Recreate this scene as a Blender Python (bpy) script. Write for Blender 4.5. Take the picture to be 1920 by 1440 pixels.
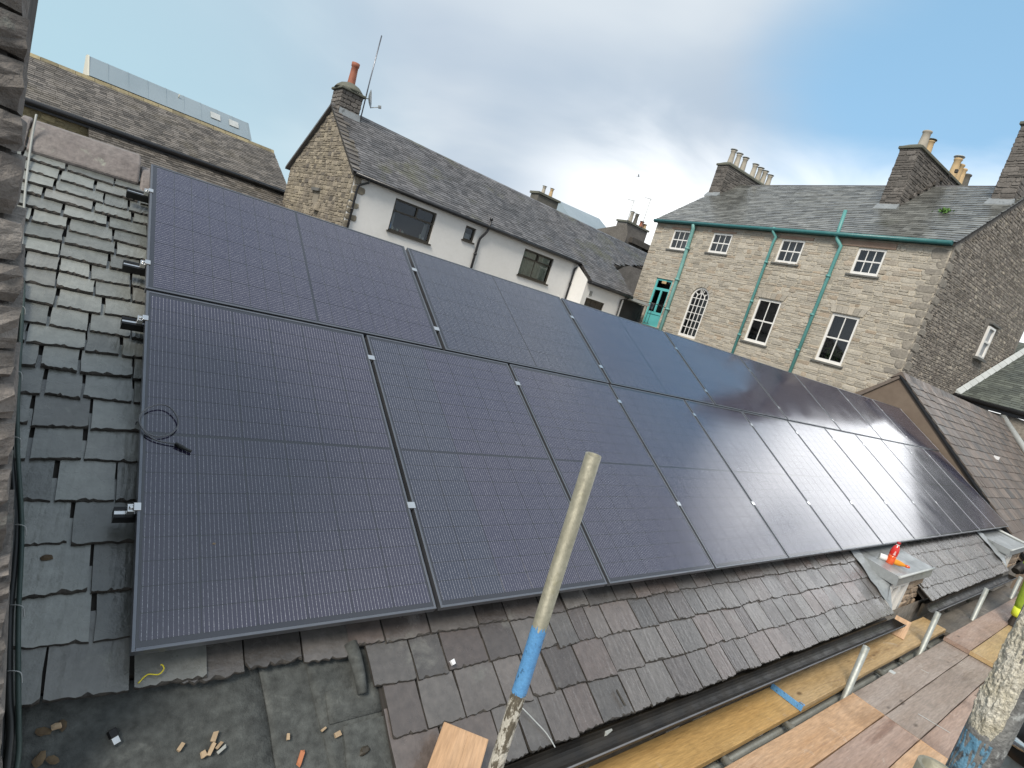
import bpy, math, random
from mathutils import Matrix, Vector, noise as mnoise
R = math.radians
sc = bpy.context.scene
for o in list(bpy.data.objects): bpy.data.objects.remove(o)
C = sc.collection
rnd = random.Random(7)

# ------------------------------------------------------------------ camera
cam_d = bpy.data.cameras.new('camera'); cam = bpy.data.objects.new('camera', cam_d); C.objects.link(cam)
cam_d.sensor_width = 36.0; cam_d.lens = 19.722; cam_d.clip_start = 0.05; cam_d.clip_end = 3000
_m = Matrix(((0.761131, -0.132533, -0.634913), (-0.578819, 0.302897, -0.757114), (0.292656, 0.943763, 0.153832))).to_4x4()
_m.translation = Vector((-0.3192, -1.7704, 7.6156)); cam.matrix_world = _m
sc.camera = cam
# ------------------------------------------------------------------ world, sun, exposure
SUN_AZ, SUN_EL = 246.0, 46.0
w = bpy.data.worlds.new('World'); sc.world = w; w.use_nodes = True
nt = w.node_tree; nt.nodes.clear()
def N(t, **k):
    n = nt.nodes.new(t)
    for a, b in k.items(): setattr(n, a, b)
    return n
def L(a, b): nt.links.new(a, b)
def mth(op, a, b=None, c=None, clamp=False):
    n = N('ShaderNodeMath', operation=op, use_clamp=clamp)
    for i, x in enumerate((a, b, c)):
        if x is None: continue
        if isinstance(x, (int, float)): n.inputs[i].default_value = x
        else: L(x, n.inputs[i])
    return n.outputs[0]
def mixc(f, a, b):
    n = N('ShaderNodeMix', data_type='RGBA')
    for s, x in ((n.inputs[0], f), (n.inputs[6], a), (n.inputs[7], b)):
        if isinstance(x, (int, float)): s.default_value = x
        elif isinstance(x, tuple): s.default_value = (*x, 1)
        else: L(x, s)
    return n.outputs[2]
def ramp01(x, lo, hi):
    n = N('ShaderNodeMapRange', interpolation_type='SMOOTHSTEP'); L(x, n.inputs[0])
    n.inputs[1].default_value = lo; n.inputs[2].default_value = hi; return n.outputs[0]
def ddir(az, el): return (math.sin(R(az))*math.cos(R(el)), math.cos(R(az))*math.cos(R(el)), math.sin(R(el)))
tc = N('ShaderNodeTexCoord'); D = tc.outputs['Generated']
def dotd(az, el):
    n = N('ShaderNodeVectorMath', operation='DOT_PRODUCT'); L(D, n.inputs[0]); n.inputs[1].default_value = ddir(az, el); return n.outputs['Value']
sky = N('ShaderNodeTexSky', sky_type='NISHITA'); sky.sun_disc = False
sky.sun_elevation = R(SUN_EL); sky.sun_rotation = R(SUN_AZ); sky.air_density = 1.0; sky.dust_density = 0.6; sky.ozone_density = 1.5; sky.altitude = 50
skys = N('ShaderNodeVectorMath', operation='SCALE'); L(sky.outputs[0], skys.inputs[0]); skys.inputs['Scale'].default_value = 0.09
sep = N('ShaderNodeSeparateXYZ'); L(D, sep.inputs[0])
den = mth('ADD', mth('MAXIMUM', sep.outputs[2], 0.0), 0.22)
cv = N('ShaderNodeCombineXYZ'); L(mth('DIVIDE', sep.outputs[0], den), cv.inputs[0]); L(mth('DIVIDE', sep.outputs[1], den), cv.inputs[1])
def cloudn(scale, detail, off, dist=0.4):
    mp = N('ShaderNodeMapping'); L(cv.outputs[0], mp.inputs[0]); mp.inputs['Location'].default_value = off; mp.inputs['Scale'].default_value = (1.0, 1.0, 1.0)
    n = N('ShaderNodeTexNoise'); L(mp.outputs[0], n.inputs['Vector']); n.inputs['Scale'].default_value = scale; n.inputs['Detail'].default_value = detail
    n.inputs['Roughness'].default_value = 0.5; n.inputs['Distortion'].default_value = dist; return n.outputs['Fac']
n1 = cloudn(0.9, 5, (3.1, 1.7, 0)); n2 = cloudn(0.55, 4, (7.3, 2.2, 0), 0.2)
# a clearing in the cloud deck to the east of the street, unbroken cloud elsewhere
hl = mth('SQRT', mth('MAXIMUM', mth('SUBTRACT', 1.0, mth('MULTIPLY', sep.outputs[2], sep.outputs[2])), 0.02))
def hdot(az): return mth('DIVIDE', mth('ADD', mth('MULTIPLY', sep.outputs[0], math.sin(R(az))), mth('MULTIPLY', sep.outputs[1], math.cos(R(az)))), hl)
n3 = cloudn(1.6, 6, (1.3, 5.2, 0), 0.6)
clear = ramp01(mth('ADD', dotd(72, 25), mth('MULTIPLY', mth('SUBTRACT', n3, 0.5), 0.06)), 0.935, 0.992)
thin = ramp01(mth('SUBTRACT', hdot(-8), mth('MULTIPLY', sep.outputs[2], 0.35)), 0.72, 1.0)
mask = mth('SUBTRACT', 1.0, clear)
# low sunlit cloud bank along the eastern horizon
low = mth('SUBTRACT', 1.0, ramp01(mth('ADD', sep.outputs[2], mth('MULTIPLY', mth('SUBTRACT', n3, 0.5), 0.26)), 0.18, 0.36))
bright = mth('MULTIPLY', ramp01(hdot(68), 0.80, 0.955), low)
cloud = mixc(ramp01(mth('ADD', mth('MULTIPLY', n2, 0.5), mth('MULTIPLY', n1, 0.5)), 0.38, 0.62), (0.270, 0.325, 0.390), (0.415, 0.450, 0.480))
cloud = mixc(thin, cloud, (0.255, 0.375, 0.435))
blue = mixc(0.6, skys.outputs[0], (0.205, 0.375, 0.515))
col = mixc(mask, blue, cloud)
col = mixc(bright, col, (0.74, 0.75, 0.755))
core = mth('MULTIPLY', ramp01(mth('ADD', dotd(92, 18), mth('MULTIPLY', mth('SUBTRACT', n3, 0.5), 0.03)), 0.958, 0.992), ramp01(n1, 0.25, 0.5))
col = mixc(core, col, (1.75, 1.78, 1.82))
bg = N('ShaderNodeBackground'); L(col, bg.inputs[0]); bg.inputs[1].default_value = 1.0
out = N('ShaderNodeOutputWorld'); L(bg.outputs[0], out.inputs[0])
sd = bpy.data.lights.new('sun', 'SUN'); sun = bpy.data.objects.new('sun', sd); C.objects.link(sun)
sd.energy = 2.0; sd.angle = R(20); sd.color = (1.0, 0.93, 0.83)
sun.rotation_euler = Vector(ddir(SUN_AZ, SUN_EL)).to_track_quat('Z', 'Y').to_euler(); sun.location = (0, 0, 30)
sc.view_settings.view_transform = 'Standard'; sc.view_settings.look = 'None'; sc.view_settings.gamma = 1.0
sc.view_settings.use_curve_mapping = False; sc.view_settings.exposure = 0.90
sc.render.resolution_x = 1024; sc.render.resolution_y = 768

# ------------------------------------------------------------------ materials
MATS = {}
def pm(name, c1, c2=None, scale=6.0, rough=0.7, rvar=0.0, bump=0.0, bscale=60.0, tint=0.0, orand=0.0, c3=None, s3=3.0, t3=0.6, w3=0.08,
       metal=0.0, spec=0.5, stretch=(1, 1, 1), detail=6, coat=0.0, det2=0.0, tcol=None, bdist=0.01, trans=0.0, alpha=None, knots=None):
    m = bpy.data.materials.new(name); m.use_nodes = True; t = m.node_tree; b = t.nodes['Principled BSDF']
    def n_(ty, **k):
        x = t.nodes.new(ty)
        for a, v in k.items(): setattr(x, a, v)
        return x
    l_ = t.links.new
    tcn = n_('ShaderNodeTexCoord'); mp = n_('ShaderNodeMapping'); l_(tcn.outputs['Object'], mp.inputs[0]); mp.inputs['Scale'].default_value = stretch
    def noi(s, d, src=mp.outputs[0], dist=0.0):
        x = n_('ShaderNodeTexNoise'); l_(src, x.inputs['Vector']); x.inputs['Scale'].default_value = s; x.inputs['Detail'].default_value = d; x.inputs['Roughness'].default_value = 0.62; x.inputs['Distortion'].default_value = dist
        return x.outputs['Fac']
    def mr(x, lo, hi, a=0.0, bb=1.0):
        y = n_('ShaderNodeMapRange'); l_(x, y.inputs[0]); y.inputs[1].default_value = lo; y.inputs[2].default_value = hi; y.inputs[3].default_value = a; y.inputs[4].default_value = bb; return y.outputs[0]
    def mx(f, a, bb, bt='MIX'):
        y = n_('ShaderNodeMix', data_type='RGBA', blend_type=bt)
        for s, v in ((y.inputs[0], f), (y.inputs[6], a), (y.inputs[7], bb)):
            if isinstance(v, (int, float)): s.default_value = v
            elif isinstance(v, tuple): s.default_value = (*v, 1)
            else: l_(v, s)
        return y.outputs[2]
    c2 = c2 or tuple(x*0.75 for x in c1)
    nn = noi(scale, detail)
    colr = mx(mr(nn, 0.33, 0.67), c1, c2)
    if tint or tcol:
        at = n_('ShaderNodeAttribute', attribute_name='tint')
        if tcol: colr = mx(mr(at.outputs['Fac'], tcol[1], 1.0), colr, tcol[0])
        if tint:
            at2 = n_('ShaderNodeAttribute', attribute_name='tone')
            colr = mx(1.0, colr, mx(mr(at2.outputs['Fac'], 0, 1), (1-tint,)*3, (1+tint,)*3), 'MULTIPLY')
    if orand:
        oi = n_('ShaderNodeObjectInfo')
        colr = mx(1.0, colr, mx(oi.outputs['Random'], (1-orand,)*3, (1+orand,)*3), 'MULTIPLY')
    if c3:
        colr = mx(mr(noi(s3, 5, tcn.outputs['Object'] if stretch == (1, 1, 1) else mp.outputs[0], 0.3), t3, t3+w3), colr, c3)
    if knots:
        vm = n_('ShaderNodeMapping'); l_(tcn.outputs['Object'], vm.inputs[0]); vm.inputs['Scale'].default_value = (2.1, 5.5, .01)
        vo = n_('ShaderNodeTexVoronoi'); l_(vm.outputs[0], vo.inputs['Vector']); vo.inputs['Scale'].default_value = 1.0
        colr = mx(mr(vo.outputs['Distance'], .035, .10, .85, 0.0), colr, knots)
        gm = noi(1.3, 6, tcn.outputs['Object'], .8); colr = mx(mr(gm, .50, .68, 0.0, .55), colr, tuple(x*.45 for x in c1))
        gp = noi(5.5, 6, tcn.outputs['Object'], 1.2); colr = mx(mr(gp, .62, .72, 0.0, .35), colr, (.52, .47, .41))
    if det2:
        fine = noi(scale*9, 4)
        colr = mx(1.0, colr, mx(mr(fine, 0.25, 0.75), (1-det2,)*3, (1+det2,)*3), 'MULTIPLY')
    l_(colr, b.inputs['Base Color'])
    if rvar:
        l_(mr(noi(scale*1.7, 4), 0.3, 0.7, rough-rvar, rough+rvar), b.inputs['Roughness'])
    else: b.inputs['Roughness'].default_value = rough
    b.inputs['Metallic'].default_value = metal; b.inputs['Specular IOR Level'].default_value = spec
    if coat: b.inputs['Coat Weight'].default_value = coat; b.inputs['Coat Roughness'].default_value = 0.1
    if bump:
        bp = n_('ShaderNodeBump'); bp.inputs['Strength'].default_value = bump; bp.inputs['Distance'].default_value = bdist
        l_(noi(bscale, 5), bp.inputs['Height']); l_(bp.outputs[0], b.inputs['Normal'])
    MATS[name] = m; return m
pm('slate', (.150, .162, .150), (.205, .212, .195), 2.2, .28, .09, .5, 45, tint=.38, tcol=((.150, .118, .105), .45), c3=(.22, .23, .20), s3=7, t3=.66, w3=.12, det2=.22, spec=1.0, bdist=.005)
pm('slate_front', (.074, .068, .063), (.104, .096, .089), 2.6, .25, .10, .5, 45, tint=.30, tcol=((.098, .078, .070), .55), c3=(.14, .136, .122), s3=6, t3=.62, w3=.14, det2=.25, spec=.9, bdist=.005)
pm('slate_edge_shade', (.030, .027, .024), (.065, .058, .05), 14, .75, 0, .6, 60)  # dark tail and side faces: edge shade put into the colour, with some dirt
pm('slate_far', (.085, .085, .09), (.125, .12, .12), .5, .5, .12, .3, 20, tint=.4, c3=(.10, .10, .06), s3=.7, t3=.55, w3=.2, det2=.2)
pm('slate_wet', (.115, .118, .110), (.16, .162, .15), .6, .27, .1, .25, 14, tint=.42, c3=(.09, .092, .070), s3=.5, t3=.60, w3=.2, det2=.15, spec=.8)
pm('slate_brown', (.125, .098, .080), (.17, .138, .115), 1.2, .6, .1, .4, 30, tint=.25, tcol=((.09, .085, .08), .5), det2=.2)
pm('slate_green', (.075, .085, .075), (.11, .12, .10), .8, .6, .1, .3, 20, tint=.3, det2=.2)
pm('slate_back', (.11, .098, .085), (.155, .14, .125), .5, .55, .1, .3, 20, tint=.45, c3=(.10, .085, .06), s3=.5, t3=.5, w3=.2, det2=.25)
pm('roof_deck', (.03, .028, .025), (.045, .04, .036), 8, .9)
pm('felt', (.050, .055, .053), (.085, .09, .085), 3.0, .92, 0, .9, 160, c3=(.12, .125, .115), s3=9, t3=.60, w3=.18, det2=.5, bdist=.004)
pm('ridge_stone', (.145, .125, .118), (.20, .178, .165), 3, .8, 0, .8, 30, tint=.2, det2=.3, c3=(.28, .29, .24), s3=9, t3=.62, w3=.1)
pm('wall_stone', (.155, .135, .12), (.215, .195, .175), 4, .85, 0, 1.0, 35, tint=.25, det2=.35, c3=(.22, .23, .20), s3=6, t3=.58, w3=.1, bdist=.012)
pm('mortar_dark', (.05, .045, .04), (.09, .08, .07), 8, .95)
pm('facade_stone', (.43, .392, .325), (.365, .335, .285), 2.5, .88, 0, .8, 16, tint=.17, tcol=((.37, .30, .225), .80), det2=.28, c3=(.30, .27, .22), s3=.8, t3=.56, w3=.2, bdist=.015)
pm('facade_mortar', (.43, .38, .30), (.50, .45, .36), 3, .95, 0, .5, 30)
pm('rubble_dark', (.20, .175, .15), (.27, .245, .21), 1.2, .9, 0, .9, 18, tint=.30, tcol=((.36, .32, .26), .82), det2=.35, bdist=.02)
pm('quoin_stone', (.30, .27, .225), (.24, .22, .19), 2, .9, 0, .8, 18, tint=.15, det2=.3)
pm('gable_mortar', (.27, .24, .19), (.22, .195, .155), 1.2, .95, 0, .8, 25)
pm('rubble_mortar', (.235, .21, .18), (.18, .16, .14), 1.4, .95, 0, .8, 25)
pm('gable_stone', (.30, .26, .19), (.22, .19, .15), 1.1, .9, 0, .9, 18, tint=.3, tcol=((.12, .105, .09), .75), det2=.3, bdist=.02)
pm('yellow_stone', (.30, .25, .14), (.23, .20, .13), 1.5, .9, 0, .9, 18, tint=.3, det2=.3)
pm('white_render', (.80, .785, .755), (.74, .725, .69), .9, .85, 0, .25, 120, det2=.03, c3=(.66, .64, .59), s3=.35, t3=.62, w3=.2)
pm('white_paint', (.80, .79, .76), (.74, .73, .70), 5, .4)
pm('black_paint', (.012, .013, .015), (.02, .02, .022), 5, .35, .08)
pm('black_plastic', (.012, .011, .010), (.030, .026, .021), 6, .48, .15, spec=.4)
pm('brown_wood', (.035, .03, .022), (.05, .042, .03), 5, .5)
pm('teal', (.085, .27, .26), (.12, .33, .31), 2.5, .45, .1, det2=.12)
pm('teal_pale', (.19, .39, .36), (.13, .31, .29), 2.0, .55, .1, det2=.15)
pm('teal_dark', (.025, .13, .135), (.035, .16, .16), 3, .35, .1)
pm('teal_door', (.11, .46, .46), (.14, .50, .50), 3, .4)
pm('lintel', (.30, .20, .15), (.36, .26, .20), 3, .85, 0, .5, 30)
pm('dormer_stone', (.33, .25, .175), (.26, .20, .15), 3, .9, 0, .7, 30, tint=.2, det2=.25)
pm('sill', (.11, .11, .105), (.15, .15, .14), 4, .8)
pm('buff_pot', (.58, .42, .22), (.50, .36, .20), 4, .7, 0, .2, 40, orand=.12)
pm('grey_pot', (.44, .40, .33), (.36, .33, .27), 4, .75, 0, .2, 40, orand=.12)
pm('red_pot', (.36, .13, .075), (.28, .10, .06), 5, .7, 0, .2, 40)
pm('chimney_stone', (.17, .155, .14), (.115, .105, .095), 1.5, .9, 0, .9, 20, tint=.28, det2=.3)
pm('chimney_render', (.15, .14, .12), (.10, .095, .08), 1.6, .9, 0, .4, 25)
pm('cap_stone', (.15, .15, .12), (.10, .105, .08), 4, .85, 0, .6, 30)
pm('lead', (.23, .245, .25), (.32, .34, .345), 3.5, .38, .12, .3, 14, metal=.25, c3=(.14, .15, .15), s3=5, t3=.58, w3=.1, det2=.12)
pm('lead_pale', (.48, .50, .49), (.40, .42, .41), 3, .5, .1, .3, 14, det2=.1)
pm('zinc', (.27, .33, .36), (.31, .37, .40), .6, .4, .05, metal=.3)
pm('zinc_pale', (.62, .60, .50), (.58, .56, .47), .8, .6)
pm('brown_plaster', (.135, .10, .075), (.185, .145, .11), .9, .9, 0, .4, 40, det2=.1)
pm('alu_frame', (.17, .18, .20), (.20, .21, .23), 8, .35, .08, metal=.75)
pm('rail_black', (.012, .012, .013), (.018, .018, .018), 9, .3, metal=.4)
pm('silver', (.75, .75, .74), (.68, .68, .67), 20, .22, .05, metal=.95)
pm('galv', (.29, .305, .285), (.37, .385, .36), 5, .5, .1, .15, 60, metal=.45, c3=(.22, .21, .17), s3=11, t3=.6, w3=.1, det2=.15)
pm('galv_pole', (.205, .195, .145), (.275, .265, .205), 7, .55, .1, .2, 70, metal=.3, c3=(.20, .19, .13), s3=16, t3=.57, w3=.1, det2=.2)
pm('blue_paint', (.105, .30, .58), (.13, .35, .64), 14, .5, 0, .3, 60, c3=(.05, .13, .25), s3=55, t3=.60, w3=.05, det2=.2)
pm('flaky_white', (.62, .60, .53), (.50, .48, .41), 30, .7, 0, .9, 60, c3=(.13, .115, .085), s3=42, t3=.49, w3=.05, det2=.3, stretch=(1, 1, .45))
pm('dirty_pole', (.085, .085, .085), (.20, .20, .19), 18, .7, 0, .7, 70, c3=(.30, .31, .30), s3=38, t3=.56, w3=.08, det2=.4)
pm('foam_crust', (.60, .55, .42), (.72, .69, .60), 30, .9, 0, .9, 160, c3=(.45, .36, .16), s3=14, t3=.60, w3=.12, det2=.25)
pm('blue_splash', (.10, .24, .36), (.16, .32, .44), 30, .6, 0, .5, 90, c3=(.06, .07, .08), s3=60, t3=.5, w3=.1)
def wood(name, a, b, d, **k):
    return pm(name, a, b, 3.0, .62, .12, .35, 22, stretch=(.35, 3.2, 3.2), c3=d, s3=2.6, t3=.60, w3=.12, det2=.28, knots=tuple(x*.42 for x in d), **k)
wood('board_yellow', (.42, .250, .085), (.48, .310, .120), (.26, .135, .048))
wood('board_straw', (.37, .250, .115), (.43, .305, .160), (.24, .145, .06))
wood('board_orange', (.42, .250, .130), (.49, .325, .200), (.29, .15, .07))
wood('board_pink', (.285, .192, .145), (.345, .250, .200), (.21, .13, .095))
wood('board_grey', (.245, .192, .155), (.305, .252, .215), (.185, .135, .10))
wood('board_dark', (.10, .086, .070), (.15, .132, .11), (.065, .056, .045))
pm('saw_end', (.30, .20, .11), (.24, .16, .09), 20, .85, 0, .4, 80)
pm('cable_black', (.013, .015, .015), (.02, .023, .022), 8, .45)
pm('cable_grey', (.11, .115, .125), (.14, .145, .155), 8, .5)
pm('cable_pale', (.33, .34, .32), (.26, .27, .25), 8, .55)
pm('cable_green', (.03, .055, .05), (.05, .075, .065), 8, .5)
pm('yellow_tie', (.78, .66, .03), (.74, .62, .03), 8, .45)
pm('wood_chip', (.36, .27, .175), (.28, .20, .12), 40, .8, orand=.2)
pm('leaf_brown', (.075, .05, .028), (.12, .085, .045), 30, .8, orand=.25)
pm('terracotta_chip', (.44, .17, .08), (.40, .15, .07), 30, .8)
pm('paper_white', (.75, .76, .77), (.70, .71, .72), 30, .5)
pm('bottle_red', (.62, .030, .022), (.55, .025, .02), 10, .12, spec=.6, coat=.6)
pm('bottle_orange', (.75, .10, .015), (.70, .09, .015), 10, .1, spec=.6, coat=.6)
pm('bottle_cap_red', (.40, .02, .025), (.38, .02, .02), 10, .35)
pm('bottle_amber', (.70, .28, .012), (.64, .24, .012), 10, .15, coat=.5)
pm('bottle_white', (.78, .78, .75), (.75, .75, .72), 10, .35)
pm('hivis', (.30, .42, .04), (.26, .38, .035), 8, .75, 0, .4, 40)
pm('hivis_band', (.70, .78, .06), (.62, .70, .05), 20, .35)
pm('dark_cloth', (.025, .028, .032), (.04, .042, .046), 12, .85, 0, .4, 60)
pm('boot_leather', (.022, .018, .015), (.035, .028, .022), 15, .6, 0, .4, 60)
pm('skin', (.50, .30, .22), (.46, .27, .20), 12, .55)
pm('ground', (.07, .068, .062), (.10, .095, .085), .6, .9, 0, .5, 6)
pm('interior', (.03, .03, .032), (.05, .05, .05), 2, .9)
pm('curtain', (.62, .64, .54), (.52, .54, .45), 1.5, .9, stretch=(14, 1, .2))
pm('blind_grey', (.36, .37, .38), (.30, .31, .32), 2, .8)
pm('plant_green', (.09, .20, .03), (.05, .13, .02), 20, .6)
pm('iron_rail', (.03, .032, .032), (.045, .045, .045), 6, .5)
pm('vent_white', (.60, .60, .57), (.55, .55, .52), 6, .6)
pm('bird_dark', (.03, .03, .035), (.04, .04, .045), 6, .7)

def glass_mat():
    m = bpy.data.materials.new('window_glass'); m.use_nodes = True; t = m.node_tree; t.nodes.clear()
    o = t.nodes.new('ShaderNodeOutputMaterial'); mx = t.nodes.new('ShaderNodeMixShader'); fr = t.nodes.new('ShaderNodeFresnel'); fr.inputs[0].default_value = 1.55
    g = t.nodes.new('ShaderNodeBsdfGlossy'); g.inputs['Roughness'].default_value = 0.03; tr = t.nodes.new('ShaderNodeBsdfTransparent'); tr.inputs[0].default_value = (.82, .85, .84, 1)
    ad = t.nodes.new('ShaderNodeMath'); ad.operation = 'MULTIPLY_ADD'; ad.inputs[1].default_value = 1.2; ad.inputs[2].default_value = .03
    t.links.new(fr.outputs[0], ad.inputs[0]); t.links.new(ad.outputs[0], mx.inputs[0]); t.links.new(tr.outputs[0], mx.inputs[1]); t.links.new(g.outputs[0], mx.inputs[2]); t.links.new(mx.outputs[0], o.inputs[0])
    MATS['window_glass'] = m
glass_mat()

def cell_mat(name, lines):
    """solar laminate: dark silicon under slightly matt dusty glass; 'lines' draws the fine silver wires of a cell from its UV"""
    m = bpy.data.materials.new(name); m.use_nodes = True; t = m.node_tree; b = t.nodes['Principled BSDF']
    def n_(ty, **k):
        x = t.nodes.new(ty)
        for a, v in k.items(): setattr(x, a, v)
        return x
    l_ = t.links.new
    def ma(op, *a):
        x = n_('ShaderNodeMath', operation=op)
        for i, v in enumerate(a):
            if isinstance(v, (int, float)): x.inputs[i].default_value = v
            else: l_(v, x.inputs[i])
        return x.outputs[0]
    def mr(x, lo, hi, a=0., bb=1.):
        y = n_('ShaderNodeMapRange'); l_(x, y.inputs[0]); y.inputs[1].default_value = lo; y.inputs[2].default_value = hi; y.inputs[3].default_value = a; y.inputs[4].default_value = bb; return y.outputs[0]
    def mx(f, a, bb):
        y = n_('ShaderNodeMix', data_type='RGBA')
        for s, v in ((y.inputs[0], f), (y.inputs[6], a), (y.inputs[7], bb)):
            if isinstance(v, (int, float)): s.default_value = v
            elif isinstance(v, tuple): s.default_value = (*v, 1)
            else: l_(v, s)
        return y.outputs[2]
    tcn = n_('ShaderNodeTexCoord'); geo = n_('ShaderNodeNewGeometry')
    def noi(s, d, src):
        x = n_('ShaderNodeTexNoise'); l_(src, x.inputs['Vector']); x.inputs['Scale'].default_value = s; x.inputs['Detail'].default_value = d; return x.outputs['Fac']
    P = geo.outputs['Position']
    at = n_('ShaderNodeAttribute', attribute_name='tone')
    base = mx(mr(noi(.55, 3, P), .35, .65), (.0155, .0150, .043), (.023, .0185, .040)) if lines else None
    if not lines: base = mx(.5, (.006, .006, .012), (.008, .008, .014))
    else:
        base = mx(mr(at.outputs['Fac'], 0, 1), base, mx(.5, base, (.010, .018, .034)))
        sx = n_('ShaderNodeSeparateXYZ'); l_(tcn.outputs['UV'], sx.inputs[0])
        fx = ma('ABSOLUTE', ma('SUBTRACT', ma('FRACT', ma('MULTIPLY', sx.outputs[0], 12.0)), 0.5))
        ln = mr(fx, .028, .055, 1., 0.)
        glint = mr(noi(260, 2, P), .42, .66, .25, 1.0)  # specular glints along the wires, put into the colour as bright dashes
        endb = mr(ma('ABSOLUTE', ma('SUBTRACT', sx.outputs[1], .5)), .455, .475, 0., 1.)
        lf = ma('MULTIPLY', ln, ma('MAXIMUM', glint, endb))
        # thin print fingers are too fine to see; only the wires show
        base = mx(ma('MULTIPLY', lf, .80), base, (.66, .67, .71))
    dust = ma('MULTIPLY', mr(noi(1.6, 6, P), .35, .75, .2, 1.0), .04)
    dust2 = ma('ADD', dust, ma('MULTIPLY', mr(noi(420, 2, P), .60, .72), .06))
    base = mx(dust2, base, (.30, .30, .31))
    l_(base, b.inputs['Base Color'])
    l_(mr(noi(2.5, 5, P), .3, .7, .075, .135), b.inputs['Roughness'])
    b.inputs['IOR'].default_value = 1.95
    b.inputs['Specular IOR Level'].default_value = .5
    MATS[name] = m
cell_mat('cell', True); cell_mat('laminate', False)

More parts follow.
